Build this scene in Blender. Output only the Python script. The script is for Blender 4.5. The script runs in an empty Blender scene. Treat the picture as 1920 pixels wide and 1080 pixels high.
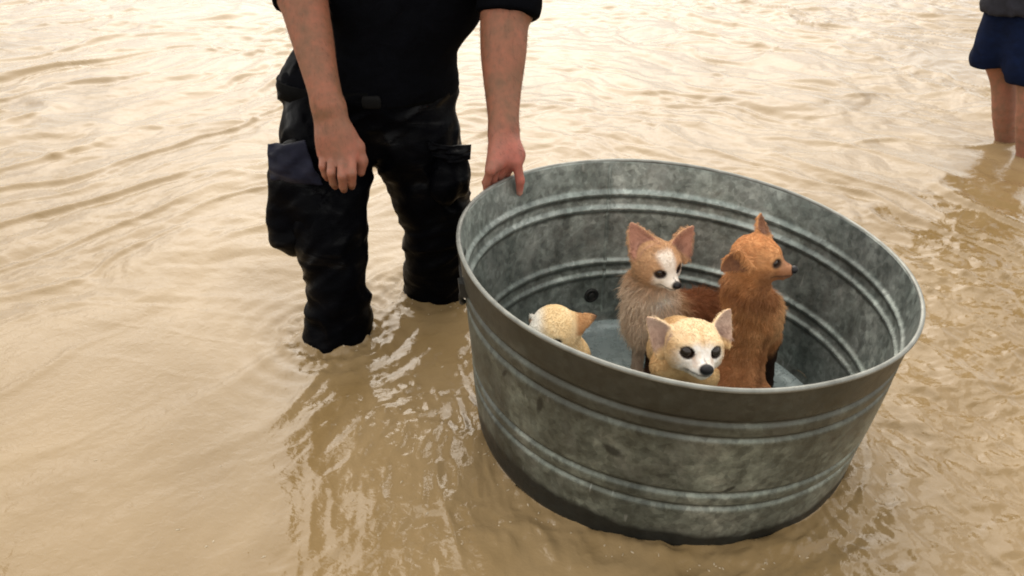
import bpy, math, random
import numpy as np
from mathutils import Vector, Matrix

# ------------------------------------------------------------------ camera, sky, sun, exposure
S = bpy.context.scene
COL = S.collection
R = math.radians
CAM_H, PITCH, FPX = 1.12, R(27.5), 1650.0        # eye height over the water, downward tilt, focal length in 1920-wide pixels
cam_d = bpy.data.cameras.new('camera')
cam = bpy.data.objects.new('camera', cam_d)
COL.objects.link(cam)
cam.location = (0, 0, CAM_H)
cam.rotation_euler = (R(90) - PITCH, 0, 0)
cam_d.sensor_width = 36.0
cam_d.lens = 36.0 * FPX / 1920.0
cam_d.clip_start = 0.05
cam_d.clip_end = 2000
S.camera = cam

SUN_EL, SUN_ROT = R(45), R(-5)
W = bpy.data.worlds.new('World')
S.world = W
W.use_nodes = True
wn, wl = W.node_tree.nodes, W.node_tree.links
wn.clear()
w_out = wn.new('ShaderNodeOutputWorld')
w_bg = wn.new('ShaderNodeBackground')
w_bg.inputs['Strength'].default_value = 0.10
w_sky = wn.new('ShaderNodeTexSky')
w_sky.sky_type = 'NISHITA'
w_sky.sun_disc = False
w_sky.sun_elevation = SUN_EL
w_sky.sun_rotation = SUN_ROT
w_sky.air_density = 1.0
w_sky.dust_density = 3.0
w_tc = wn.new('ShaderNodeTexCoord')
w_map = wn.new('ShaderNodeMapping')
w_map.inputs['Scale'].default_value = (1.0, 1.0, 2.6)
w_noise = wn.new('ShaderNodeTexNoise')
w_noise.inputs['Scale'].default_value = 2.2
w_noise.inputs['Detail'].default_value = 6
w_noise.inputs['Roughness'].default_value = 0.55
w_ramp = wn.new('ShaderNodeValToRGB')             # the cloud deck: pale grey to white
w_ramp.color_ramp.elements[0].position = 0.30
w_ramp.color_ramp.elements[0].color = (7.4, 7.15, 6.7, 1)
w_ramp.color_ramp.elements[1].position = 0.72
w_ramp.color_ramp.elements[1].color = (13.2, 12.6, 11.6, 1)
w_mix = wn.new('ShaderNodeMix')
w_mix.data_type = 'RGBA'
w_mix.inputs['Factor'].default_value = 0.8        # overcast: the clouds cover nine tenths of the blue
wl.new(w_tc.outputs['Generated'], w_map.inputs['Vector'])
wl.new(w_map.outputs['Vector'], w_noise.inputs['Vector'])
wl.new(w_noise.outputs['Fac'], w_ramp.inputs['Fac'])
wl.new(w_sky.outputs['Color'], w_mix.inputs[6])
wl.new(w_ramp.outputs['Color'], w_mix.inputs[7])
wl.new(w_mix.outputs[2], w_bg.inputs['Color'])
wl.new(w_bg.outputs['Background'], w_out.inputs['Surface'])

sun_d = bpy.data.lights.new('sun', 'SUN')
sun_d.energy = 1.35
sun_d.angle = R(66)
sun_d.color = (1.0, 0.92, 0.79)
sun = bpy.data.objects.new('sun', sun_d)
COL.objects.link(sun)
# Nishita measures rotation from +Y; the lamp points back from that direction
sd = Vector((math.sin(SUN_ROT) * math.cos(SUN_EL), math.cos(SUN_ROT) * math.cos(SUN_EL), math.sin(SUN_EL)))
sun.rotation_euler = (-sd).to_track_quat('-Z', 'Y').to_euler()
sun.location = sd * 20

S.view_settings.view_transform = 'Standard'
S.view_settings.look = 'None'
S.view_settings.gamma = 1.0
S.view_settings.use_curve_mapping = False
S.view_settings.exposure = 0.85
S.render.engine = 'CYCLES'
S.cycles.use_denoising = True
S.cycles.filter_width = 1.9
S.cycles.max_bounces = 8

rng = np.random.default_rng(7)
CT, ST = math.cos(PITCH), math.sin(PITCH)


def P(px, py, Y):
    """the world point at distance Y in front that stands at this place of the photograph"""
    cx, cy = (px - 960) / FPX, (540 - py) / FPX
    d = np.array([cx, CT + cy * ST, -ST + cy * CT])
    return np.array([0, 0, CAM_H]) + d * (Y / d[1])


def ppm(p):
    return FPX / (p[1] * CT + (CAM_H - p[2]) * ST)


def PW(px, py, Y, w):
    """point and radius of something w pixels wide"""
    p = P(px, py, Y)
    return p, 0.5 * w / ppm(p)


def nz(v):
    v = np.asarray(v, float)
    return v / np.linalg.norm(v)


# ------------------------------------------------------------------ noise in numpy
def _hash(i, j, k, seed):
    h = (i * 374761393 + j * 668265263 + k * 2147483647 + seed * 974634721) & 0xffffffff
    h = ((h ^ (h >> 13)) * 1274126177) & 0xffffffff
    return ((h ^ (h >> 16)) & 0xffffff).astype(np.float32) / 16777215.0


def vnoise(Q, seed=0):
    """value noise, Q is N x 3 (or N x 2), result about -1..1"""
    if Q.shape[1] == 2:
        Q = np.concatenate([Q, np.zeros((len(Q), 1))], 1)
    f = np.floor(Q)
    t = (Q - f).astype(np.float32)
    t = t * t * t * (t * (t * 6 - 15) + 10)
    i, j, k = (f[:, a].astype(np.int64) for a in range(3))
    flat = np.all(Q[:, 2] == 0)
    out = 0
    for c in range(4 if flat else 8):
        a, b, g = c & 1, (c >> 1) & 1, (c >> 2) & 1
        w = (t[:, 0] if a else 1 - t[:, 0]) * (t[:, 1] if b else 1 - t[:, 1])
        if not flat:
            w = w * (t[:, 2] if g else 1 - t[:, 2])
        out = out + w * _hash(i + a, j + b, k + g, seed)
    return out * 2 - 1


def fbm(Q, octv=4, seed=0, gain=0.5):
    a, s, out = 1.0, 1.0, 0
    for o in range(octv):
        out = out + a * vnoise(Q * s + 17.3 * o, seed + o)
        s *= 2.03
        a *= gain
    return out


def sstep(a, b, x):
    t = np.clip((x - a) / (b - a), 0, 1)
    return t * t * (3 - 2 * t)


# ------------------------------------------------------------------ smooth implicit shapes -> one continuous mesh
def rc(a, b, ra, rb=None, k=0.02, sub=False):
    a, b = np.asarray(a, float), np.asarray(b, float)
    rb = ra if rb is None else rb
    ab = b - a
    L2 = max(ab @ ab, 1e-12)

    def fn(p):
        t = np.clip(((p - a) @ ab) / L2, 0, 1)
        return np.linalg.norm(p - a - t[:, None] * ab, axis=1) - (ra + (rb - ra) * t)
    r = max(ra, rb)
    return dict(fn=fn, lo=np.minimum(a, b) - r, hi=np.maximum(a, b) + r, k=k, sub=sub)


def el(c, rad, M=None, k=0.02, sub=False):
    c, rad = np.asarray(c, float), np.asarray(rad, float)
    M = np.eye(3) if M is None else np.asarray(M, float)      # columns are the ellipsoid's axes

    def fn(p):
        q = (p - c) @ M
        k0 = np.linalg.norm(q / rad, axis=1)
        k1 = np.linalg.norm(q / (rad * rad), axis=1) + 1e-9
        return k0 * (k0 - 1) / k1
    ext = np.sqrt(((M * rad) ** 2).sum(1))
    return dict(fn=fn, lo=c - ext, hi=c + ext, k=k, sub=sub)


def ear(base, tip, face, w, th=0.0032, cup=7.0, k=0.008):
    """a cupped, pointed ear from base to tip whose hollow looks along face"""
    base, tip = np.asarray(base, float), np.asarray(tip, float)
    a = tip - base
    L = np.linalg.norm(a)
    a = a / L
    f = nz(np.asarray(face, float) - a * (np.asarray(face, float) @ a))
    s = np.cross(a, f)

    def fn(p):
        q = p - base
        t, b, c = q @ a / L, q @ s, q @ f
        tt = np.clip(t, 0, 1)
        wid = w * (1.0 - tt ** 1.35) ** 0.9 * (0.92 + 0.35 * tt) + 0.0012
        c0 = cup * b * b - 0.010 * np.sin(tt * 2.4)
        d = np.maximum(np.abs(b) - wid, np.abs(c - c0) - th * (1.25 - 0.6 * tt))
        d = np.maximum(d, np.maximum(-t - 0.12, t - 1) * L)
        return d * 0.8
    r = w + 0.01
    return dict(fn=fn, lo=np.minimum(base, tip) - r, hi=np.maximum(base, tip) + r, k=k, sub=False, frame=(base, a, f, s, L))


def cut(c, n, r, k=0.006):
    """takes away what lies beyond a plane through c, within r of it"""
    c, n = np.asarray(c, float), nz(n)

    def fn(p):
        return np.maximum(-(p - c) @ n, np.linalg.norm(p - c, axis=1) - r)
    return dict(fn=fn, lo=c - r, hi=c + r, k=k, sub=True)


def combine(prims, p, cand):
    d = None
    for i in cand:
        q = prims[i]
        v = q['fn'](p)
        k = q['k']
        if q['sub']:
            if d is None:
                continue
            v = -v
            h = np.maximum(k - np.abs(d - v), 0) / k
            d = np.maximum(d, v) + h * h * k * 0.25
        elif d is None:
            d = v
        else:
            h = np.maximum(k - np.abs(d - v), 0) / k
            d = np.minimum(d, v) - h * h * k * 0.25
    return d


def mesh_field(prims, vox, disp=None, amp=0.0):
    """surface nets over sparse blocks; returns vertices and quads"""
    B = 10
    lo = np.min([q['lo'] for q in prims if not q['sub']], 0) - 0.02 - amp
    hi = np.max([q['hi'] for q in prims if not q['sub']], 0) + 0.02 + amp
    nb = np.ceil((hi - lo) / (vox * B)).astype(int)
    N = nb * B + 2
    g = np.arange(B + 1)
    GX, GY, GZ = np.meshgrid(g, g, g, indexing='ij')
    off = np.stack([GX, GY, GZ], -1).reshape(-1, 3)
    LO = np.array([q['lo'] - q['k'] - amp - vox for q in prims])
    HI = np.array([q['hi'] + q['k'] + amp + vox for q in prims])
    cells_k, cells_v, quads = [], [], []
    half = 0.5 * vox * B

    def key(ijk):
        return (ijk[..., 0] * N[1] + ijk[..., 1]) * N[2] + ijk[..., 2]
    edges = [((0, 0, 0), (1, 0, 0)), ((0, 1, 0), (1, 1, 0)), ((0, 0, 1), (1, 0, 1)), ((0, 1, 1), (1, 1, 1)),
             ((0, 0, 0), (0, 1, 0)), ((1, 0, 0), (1, 1, 0)), ((0, 0, 1), (0, 1, 1)), ((1, 0, 1), (1, 1, 1)),
             ((0, 0, 0), (0, 0, 1)), ((1, 0, 0), (1, 0, 1)), ((0, 1, 0), (0, 1, 1)), ((1, 1, 0), (1, 1, 1))]
    for bx in range(nb[0]):
        for by in range(nb[1]):
            for bz in range(nb[2]):
                o = np.array([bx, by, bz]) * B
                blo = lo + o * vox
                bhi = blo + vox * B
                cand = np.nonzero(np.all((LO <= bhi) & (HI >= blo), 1))[0]
                if len(cand) == 0:
                    continue
                dc = combine(prims, (blo + half)[None], cand)
                if dc is None or abs(dc[0]) > half * 1.75 * 2.0 + amp + 0.02:
                    continue
                pts = lo + (o + off) * vox
                d = combine(prims, pts, cand)
                if disp is not None:
                    d = d - disp(pts)
                d = d.reshape(B + 1, B + 1, B + 1)
                sg = d < 0
                if sg.all() or not sg.any():
                    continue
                c = np.zeros((B, B, B), int)
                for a in (0, 1):
                    for b in (0, 1):
                        for e in (0, 1):
                            c += sg[a:B + a, b:B + b, e:B + e]
                act = np.argwhere((c > 0) & (c < 8))
                if len(act):
                    acc = np.zeros((len(act), 3))
                    cnt = np.zeros(len(act))
                    for e0, e1 in edges:
                        i0, i1 = act + e0, act + e1
                        d0 = d[i0[:, 0], i0[:, 1], i0[:, 2]]
                        d1 = d[i1[:, 0], i1[:, 1], i1[:, 2]]
                        m = (d0 < 0) != (d1 < 0)
                        t = np.where(m, d0 / np.where(m, d0 - d1, 1), 0)
                        acc += np.where(m[:, None], np.asarray(e0) + t[:, None] * (np.asarray(e1) - np.asarray(e0)), 0)
                        cnt += m
                    cells_k.append(key(act + o))
                    cells_v.append(lo + (act + o + acc / cnt[:, None]) * vox)
                for ax in range(3):
                    s0 = sg[:B, :B, :B]
                    sl = [slice(0, B)] * 3
                    sl[ax] = slice(1, B + 1)
                    s1 = sg[tuple(sl)]
                    ed = np.argwhere(s0 != s1)
                    if not len(ed):
                        continue
                    fl = s0[ed[:, 0], ed[:, 1], ed[:, 2]]
                    b1, b2 = np.zeros(3, int), np.zeros(3, int)
                    b1[(ax + 1) % 3] = 1
                    b2[(ax + 2) % 3] = 1
                    e = ed + o
                    q = np.stack([key(e), key(e - b1), key(e - b1 - b2), key(e - b2)], 1)
                    q[~fl] = q[~fl][:, ::-1]
                    quads.append(q)
    K = np.concatenate(cells_k)
    V = np.concatenate(cells_v)
    order = np.argsort(K)
    K, V = K[order], V[order]
    Q = np.concatenate(quads)
    idx = np.clip(np.searchsorted(K, Q), 0, len(K) - 1)
    ok = np.all(K[idx] == Q, 1)
    return V, idx[ok]


def vnormals(V, F):
    a, b, c, d = (V[F[:, i]] for i in range(4))
    n = np.cross(c - a, d - b)
    out = np.zeros_like(V)
    for i in range(4):
        np.add.at(out, F[:, i], n)
    return out / (np.linalg.norm(out, axis=1, keepdims=True) + 1e-12)


def smooth_mesh(V, F, it=2, w=0.5):
    for _ in range(it):
        s = np.zeros_like(V)
        n = np.zeros(len(V))
        for i in range(4):
            for j in ((i + 1) % 4, (i + 3) % 4):
                np.add.at(s, F[:, i], V[F[:, j]])
                np.add.at(n, F[:, i], 1)
        V = V + w * (s / np.maximum(n, 1)[:, None] - V)
    return V


# ------------------------------------------------------------------ objects
def link(o, parent=None):
    COL.objects.link(o)
    if parent is not None:
        o.parent = parent
    return o


def mesh_obj(name, V, F, mat, parent=None, smooth=True, color=None, uv=None, matidx=None):
    me = bpy.data.meshes.new(name)
    me.from_pydata(np.asarray(V, float).tolist(), [], np.asarray(F).tolist() if not isinstance(F, list) else F)
    if smooth:
        me.polygons.foreach_set('use_smooth', [True] * len(me.polygons))
    for m in (mat if isinstance(mat, (list, tuple)) else [mat]):
        me.materials.append(m)
    if matidx is not None:
        me.polygons.foreach_set('material_index', matidx)
    if color is not None:
        ca = me.color_attributes.new('tint', 'FLOAT_COLOR', 'POINT')
        ca.data.foreach_set('color', np.concatenate([color, np.ones((len(color), 1))], 1).astype(np.float32).ravel())
    if uv is not None:
        li = np.empty(len(me.loops), dtype=np.int32)
        me.loops.foreach_get('vertex_index', li)
        me.uv_layers.new(name='UVMap').data.foreach_set('uv', uv[li].astype(np.float32).ravel())
    me.update()
    return link(bpy.data.objects.new(name, me), parent)


def tag(o, label=None, cat=None, group=None, kind=None):
    for k_, v_ in (('label', label), ('category', cat), ('group', group), ('kind', kind)):
        if v_:
            o[k_] = v_
    return o


def ball(name, c, r, mat, parent, seg=20, M=None):
    c = np.asarray(c, float)
    r = np.ones(3) * np.asarray(r, float)
    M = np.eye(3) if M is None else M
    V, F = [], []
    for i in range(seg // 2 + 1):
        th = math.pi * i / (seg // 2)
        for j in range(seg):
            ph = 2 * math.pi * j / seg
            V.append(c + M @ (r * np.array([math.sin(th) * math.cos(ph), math.sin(th) * math.sin(ph), math.cos(th)])))
    for i in range(seg // 2):
        for j in range(seg):
            F.append([i * seg + j, (i + 1) * seg + j, (i + 1) * seg + (j + 1) % seg, i * seg + (j + 1) % seg])
    return mesh_obj(name, V, F, mat, parent)


def tube(pts, r, seg=10, closed=False):
    pts = np.asarray(pts, float)
    n = len(pts)
    V, F = [], []
    t = np.roll(pts, -1, 0) - np.roll(pts, 1, 0)
    if not closed:
        t[0], t[-1] = pts[1] - pts[0], pts[-1] - pts[-2]
    ref = np.array([0, 0, 1.0]) if abs(nz(t[0])[2]) < 0.9 else np.array([1.0, 0, 0])
    for i in range(n):
        ti = nz(t[i])
        ref = nz(ref - ti * (ref @ ti))
        b = np.cross(ti, ref)
        for j in range(seg):
            a = 2 * math.pi * j / seg
            V.append(pts[i] + r * (math.cos(a) * ref + math.sin(a) * b))
    for i in range(n if closed else n - 1):
        for j in range(seg):
            i2 = (i + 1) % n
            F.append([i * seg + j, i * seg + (j + 1) % seg, i2 * seg + (j + 1) % seg, i2 * seg + j])
    if not closed:
        F.append(list(range(seg))[::-1])
        F.append([(n - 1) * seg + j for j in range(seg)])
    return V, F


# ------------------------------------------------------------------ materials
def new_mat(name):
    m = bpy.data.materials.new(name)
    m.use_nodes = True
    nt = m.node_tree
    return m, nt, nt.nodes['Principled BSDF']


def node(nt, kind, **kw):
    n = nt.nodes.new(kind)
    for k_, v_ in kw.items():
        if k_ in n.inputs:
            n.inputs[k_].default_value = v_
        else:
            setattr(n, k_, v_)
    return n


def noise(nt, vec, scale, detail=4, rough=0.5, dist=0.0):
    n = node(nt, 'ShaderNodeTexNoise', Scale=scale, Detail=detail, Roughness=rough, Distortion=dist)
    if vec is not None:
        nt.links.new(vec, n.inputs['Vector'])
    return n.outputs['Fac']


def ramp(nt, fac, stops):
    r = nt.nodes.new('ShaderNodeValToRGB')
    e = r.color_ramp.elements
    while len(e) < len(stops):
        e.new(0.5)
    for x, (p_, c_) in zip(e, stops):
        x.position = p_
        x.color = (c_, c_, c_, 1) if not isinstance(c_, tuple) else (*c_, 1)
    nt.links.new(fac, r.inputs['Fac'])
    return r.outputs['Color']


def mixc(nt, fac, a, b, mode='MIX'):
    m = nt.nodes.new('ShaderNodeMix')
    m.data_type = 'RGBA'
    m.blend_type = mode
    for sock, v in ((m.inputs[0], fac), (m.inputs[6], a), (m.inputs[7], b)):
        if isinstance(v, (int, float)):
            sock.default_value = v
        elif isinstance(v, tuple):
            sock.default_value = (*v, 1)
        else:
            nt.links.new(v, sock)
    return m.outputs[2]


def math_n(nt, op, a, b=0.0):
    m = nt.nodes.new('ShaderNodeMath')
    m.operation = op
    for i, v in enumerate((a, b)):
        if isinstance(v, (int, float)):
            m.inputs[i].default_value = v
        else:
            nt.links.new(v, m.inputs[i])
    return m.outputs[0]


def bump(nt, bsdf, h, strength, dist):
    b = node(nt, 'ShaderNodeBump', Strength=strength, Distance=dist)
    nt.links.new(h, b.inputs['Height'])
    nt.links.new(b.outputs['Normal'], bsdf.inputs['Normal'])
    return b


def mapped(nt, out, scale, rot=(0, 0, 0)):
    mp = node(nt, 'ShaderNodeMapping')
    mp.inputs['Scale'].default_value = scale
    mp.inputs['Rotation'].default_value = rot
    nt.links.new(out, mp.inputs['Vector'])
    return mp.outputs['Vector']


def coord(nt, which='Object'):
    return nt.nodes.new('ShaderNodeTexCoord').outputs[which]


def make_water():
    m, nt, b = new_mat('muddy_water')
    oc = coord(nt)
    silt = noise(nt, mapped(nt, oc, (1.1, 0.8, 1)), 1.6, 6, 0.6, 0.8)
    c = ramp(nt, silt, [(0.30, (0.192, 0.124, 0.050)), (0.70, (0.285, 0.202, 0.106))])
    nt.links.new(c, b.inputs['Base Color'])
    b.inputs['Roughness'].default_value = 0.07
    b.inputs['IOR'].default_value = 1.333
    r1 = noise(nt, mapped(nt, oc, (1, 1, 1), (0, 0, R(35))), 46, 3, 0.55, 0.6)
    r2 = noise(nt, mapped(nt, oc, (1, 1.5, 1), (0, 0, R(-20))), 120, 2, 0.5, 0.3)
    h = math_n(nt, 'ADD', r1, math_n(nt, 'MULTIPLY', r2, 0.25))
    bump(nt, b, h, 0.20, 0.008)
    return m


def make_zinc(name, inside, floor=False):
    m, nt, b = new_mat(name)
    uv = coord(nt, 'UV')
    oc = coord(nt)
    vor = node(nt, 'ShaderNodeTexVoronoi', Scale=75.0)
    nt.links.new(oc, vor.inputs['Vector'])
    sp = nt.nodes.new('ShaderNodeSeparateColor')
    nt.links.new(vor.outputs['Color'], sp.inputs['Color'])
    blotch = noise(nt, oc, 7.5, 6, 0.65, 0.4)
    mott = noise(nt, oc, 38, 5, 0.7, 0.2)
    streak = noise(nt, mapped(nt, uv, (34, 3.2, 1)), 1.0, 5, 0.6, 0.3)
    if inside:
        base = ramp(nt, blotch, [(0.28, (0.12, 0.145, 0.130)), (0.5, (0.22, 0.248, 0.228)), (0.75, (0.35, 0.375, 0.35))])
    else:
        base = ramp(nt, blotch, [(0.28, (0.062, 0.064, 0.050)), (0.5, (0.135, 0.150, 0.126)), (0.75, (0.26, 0.266, 0.228))])
    base = mixc(nt, 0.8, base, ramp(nt, mott, [(0.3, 0.25), (0.7, 0.75)]), 'OVERLAY')
    big = noise(nt, oc, 3.1, 5, 0.62, 0.8)
    base = mixc(nt, 0.7, base, ramp(nt, big, [(0.36, 0.22), (0.64, 0.76)]), 'OVERLAY')
    base = mixc(nt, 0.6, base, ramp(nt, sp.outputs[0], [(0, 0.30), (1, 0.70)]), 'OVERLAY')
    base = mixc(nt, math_n(nt, 'MULTIPLY', ramp(nt, streak, [(0.52, 0.0), (0.75, 1.0)]), 0.45), base, (0.40, 0.42, 0.39) if inside else (0.26, 0.27, 0.245))
    base = mixc(nt, math_n(nt, 'MULTIPLY', ramp(nt, streak, [(0.25, 1.0), (0.45, 0.0)]), 0.55), base, (0.085, 0.09, 0.075))
    sv = nt.nodes.new('ShaderNodeSeparateXYZ')
    nt.links.new(uv, sv.inputs[0])
    for bd in BEADS:                                             # shade line at each bead, put into the colour
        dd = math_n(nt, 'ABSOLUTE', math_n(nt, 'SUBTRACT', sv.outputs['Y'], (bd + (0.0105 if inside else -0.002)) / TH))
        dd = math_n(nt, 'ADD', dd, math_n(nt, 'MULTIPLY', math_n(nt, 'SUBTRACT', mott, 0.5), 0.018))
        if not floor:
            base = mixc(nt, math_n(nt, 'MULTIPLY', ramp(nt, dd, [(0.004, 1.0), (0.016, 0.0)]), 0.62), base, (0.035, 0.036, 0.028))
    scr = noise(nt, mapped(nt, uv, (150, 5, 1), (0, 0, R(9))), 1.0, 2, 0.5)
    base = mixc(nt, math_n(nt, 'MULTIPLY', ramp(nt, scr, [(0.70, 0.0), (0.76, 1.0)]), 0.45), base, (0.42, 0.43, 0.40))
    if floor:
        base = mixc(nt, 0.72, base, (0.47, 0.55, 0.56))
    if not inside:
        sx = nt.nodes.new('ShaderNodeSeparateXYZ')
        nt.links.new(uv, sx.inputs[0])
        v = sx.outputs['Y']                                     # 0 at the rim, 1 at the foot
        wob = noise(nt, mapped(nt, uv, (9, 2, 1)), 1.0, 5, 0.6)
        # grime below the rim and a dark band round the foot: each has an edge of its own
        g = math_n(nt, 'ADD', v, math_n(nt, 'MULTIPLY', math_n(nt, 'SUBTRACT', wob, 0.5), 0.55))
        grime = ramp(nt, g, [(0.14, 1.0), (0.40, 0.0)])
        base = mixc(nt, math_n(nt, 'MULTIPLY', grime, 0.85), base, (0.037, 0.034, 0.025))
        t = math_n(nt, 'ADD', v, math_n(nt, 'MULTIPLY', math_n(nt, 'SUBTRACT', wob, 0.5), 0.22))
        foot_band = ramp(nt, t, [(0.795, 0.0), (0.835, 1.0)])
        base = mixc(nt, math_n(nt, 'MULTIPLY', foot_band, 0.93), base, (0.012, 0.013, 0.012))
        for (u0, v0, su, sv, tilt) in STAINS:
            du = math_n(nt, 'SUBTRACT', sx.outputs['X'], u0)
            dv = math_n(nt, 'SUBTRACT', v, v0)
            du2 = math_n(nt, 'ADD', du, math_n(nt, 'MULTIPLY', dv, tilt))
            e = math_n(nt, 'ADD', math_n(nt, 'POWER', math_n(nt, 'DIVIDE', du2, su), 2.0), math_n(nt, 'POWER', math_n(nt, 'DIVIDE', dv, sv), 2.0))
            e = math_n(nt, 'ADD', e, math_n(nt, 'MULTIPLY', math_n(nt, 'SUBTRACT', mott, 0.5), 1.6))
            base = mixc(nt, math_n(nt, 'MULTIPLY', ramp(nt, e, [(0.25, 1.0), (1.5, 0.0)]), 0.8), base, (0.02, 0.021, 0.018))
    nt.links.new(base, b.inputs['Base Color'])
    b.inputs['Metallic'].default_value = 0.55
    ro = ramp(nt, mott, [(0.3, 0.36), (0.7, 0.56)])
    if floor:
        ro = ramp(nt, mott, [(0.35, 0.18), (0.65, 0.42)])
    nt.links.new(ro, b.inputs['Roughness'])
    bump(nt, b, math_n(nt, 'ADD', mott, math_n(nt, 'MULTIPLY', blotch, 1.5)), 0.25, 0.003)
    return m


def make_simple(name, col, rough=0.5, metal=0.0, nscale=30, var=0.25, bs=0.1, bd=0.002, spec=0.5):
    m, nt, b = new_mat(name)
    oc = coord(nt)
    n = noise(nt, oc, nscale, 4, 0.6)
    lo_ = tuple(c * (1 - var) for c in col)
    hi_ = tuple(min(c * (1 + var), 1) for c in col)
    nt.links.new(ramp(nt, n, [(0.3, lo_), (0.7, hi_)]), b.inputs['Base Color'])
    b.inputs['Roughness'].default_value = rough
    b.inputs['Metallic'].default_value = metal
    b.inputs['Specular IOR Level'].default_value = spec
    if bs:
        bump(nt, b, n, bs, bd)
    return m


def make_cloth(name, col, rough, spec=0.5, wet=True):
    m, nt, b = new_mat(name)
    oc = coord(nt)
    n1 = noise(nt, mapped(nt, oc, (1, 1, 1.7)), 16, 5, 0.6, 1.2)
    n2 = noise(nt, oc, 420, 2, 0.5)
    nt.links.new(ramp(nt, n1, [(0.3, tuple(c * 0.7 for c in col)), (0.7, tuple(c * 1.35 for c in col))]), b.inputs['Base Color'])
    if not wet:
        nt.links.new(ramp(nt, n1, [(0.35, rough - 0.03), (0.65, min(rough + 0.1, 1))]), b.inputs['Roughness'])
    if wet:
        n3 = noise(nt, mapped(nt, oc, (1.0, 1.0, 2.8), (R(8), R(38), 0)), 7, 3, 0.5, 1.2)
        nt.links.new(ramp(nt, n3, [(0.42, spec * 0.3), (0.60, spec * 0.55), (0.72, spec * 1.6)]), b.inputs['Specular IOR Level'])
        nt.links.new(ramp(nt, n3, [(0.42, rough + 0.2), (0.72, rough - 0.04)]), b.inputs['Roughness'])
    else:
        b.inputs['Specular IOR Level'].default_value = spec
    bump(nt, b, math_n(nt, 'ADD', n1, math_n(nt, 'MULTIPLY', n2, 0.05)), 0.25, 0.010)
    return m


def make_skin(name):
    m, nt, b = new_mat(name)
    at = node(nt, 'ShaderNodeAttribute', attribute_name='tint')
    oc = coord(nt)
    n = noise(nt, oc, 45, 5, 0.65)
    fine = noise(nt, oc, 320, 3, 0.6)
    lo_f = noise(nt, oc, 13, 4, 0.6, 0.5)
    c = mixc(nt, 0.75, at.outputs['Color'], ramp(nt, n, [(0.3, (0.36, 0.42, 0.42)), (0.7, (0.64, 0.55, 0.54))]), 'OVERLAY')
    c = mixc(nt, 0.7, c, ramp(nt, lo_f, [(0.35, (0.40, 0.44, 0.42)), (0.65, (0.63, 0.52, 0.52))]), 'OVERLAY')
    nt.links.new(c, b.inputs['Base Color'])
    b.inputs['Roughness'].default_value = 0.55
    b.inputs['Specular IOR Level'].default_value = 0.35
    b.inputs['Subsurface Weight'].default_value = 0.12
    b.inputs['Subsurface Radius'].default_value = (1.0, 0.35, 0.2)
    b.inputs['Subsurface Scale'].default_value = 0.006
    bump(nt, b, math_n(nt, 'ADD', n, fine), 0.35, 0.002)
    return m


def make_coat(name):
    m, nt, b = new_mat(name)
    at = node(nt, 'ShaderNodeAttribute', attribute_name='tint')
    n = noise(nt, coord(nt), 140, 4, 0.7)
    c = mixc(nt, 0.5, at.outputs['Color'], ramp(nt, n, [(0.3, 0.45), (0.7, 0.55)]), 'OVERLAY')
    nt.links.new(c, b.inputs['Base Color'])
    b.inputs['Roughness'].default_value = 0.75
    b.inputs['Specular IOR Level'].default_value = 0.2
    bump(nt, b, n, 0.3, 0.003)
    return m


def make_hair(name):
    m, nt, b = new_mat(name)
    at = node(nt, 'ShaderNodeAttribute', attribute_name='tint')
    nt.links.new(at.outputs['Color'], b.inputs['Base Color'])
    b.inputs['Roughness'].default_value = 0.55
    b.inputs['Specular IOR Level'].default_value = 0.25
    return m


TC = np.array([0.3487, 1.6132, 0.3685])          # centre of the mouth
TA, TB0, TB1 = R(3.4), R(5.07), R(2.6)            # it leans to the camera and to the right
TR0, TR1, TH = 0.457, 0.404, 0.445
BEADS = (0.083, 0.121, 0.262, 0.297)

# stains on the outside: angle (in turns round the tub), depth, their half sizes and their slant
STAINS = [(0.634, 0.36, 0.0028, 0.055, 0.03), (0.688, 0.43, 0.0075, 0.036, -0.10), (0.765, 0.56, 0.0030, 0.032, 0.16), (0.60, 0.33, 0.0025, 0.03, 0.1)]

M_WATER = make_water()
M_IN = make_zinc('zinc_inside', True)
M_FLOOR = make_zinc('wet_zinc_floor', True, True)
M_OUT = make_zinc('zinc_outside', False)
M_RIM = make_simple('zinc_rim', (0.22, 0.225, 0.205), 0.5, 0.6, 26, 0.3, 0.15)
M_IRON = make_simple('dark_iron', (0.03, 0.03, 0.028), 0.55, 0.6, 60, 0.3, 0.2)
M_BED = make_simple('river_mud', (0.16, 0.10, 0.05), 0.9, 0, 3, 0.3, 0.3, 0.02)
M_TROUS = make_cloth('wet_black_twill', (0.0013, 0.0014, 0.0021), 0.30, 0.065)
M_POCKET = make_cloth('wet_pocket_lining', (0.010, 0.0105, 0.019), 0.45, 0.16)
M_SHIRT = make_cloth('black_jersey', (0.0022, 0.0024, 0.0034), 0.9, 0.03, False)
M_BELT = make_simple('belt_leather', (0.003, 0.003, 0.003), 0.9, 0, 40, 0.3, 0.15, spec=0.03)
M_BUCKLE = make_simple('dull_buckle', (0.005, 0.005, 0.005), 0.6, 0.0, 60, 0.2, 0.1, spec=0.08)
M_SKIN = make_skin('skin')
M_NAVY = make_cloth('navy_shorts_cloth', (0.004, 0.008, 0.026), 0.85, 0.08, False)
M_GREY = make_cloth('grey_shirt_cloth', (0.020, 0.020, 0.026), 0.85, 0.15, False)
M_DARKHAIR = make_simple('dark_hair', (0.02, 0.014, 0.010), 0.5, 0, 90, 0.4, 0.4, 0.004)
M_COAT = make_coat('dog_coat')
M_FUR = make_hair('dog_hair')
M_EYE, _nt, _b = new_mat('dog_eye')
_b.inputs['Base Color'].default_value = (0.016, 0.008, 0.004, 1)
_b.inputs['Roughness'].default_value = 0.04
_b.inputs['Specular IOR Level'].default_value = 0.5
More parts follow.
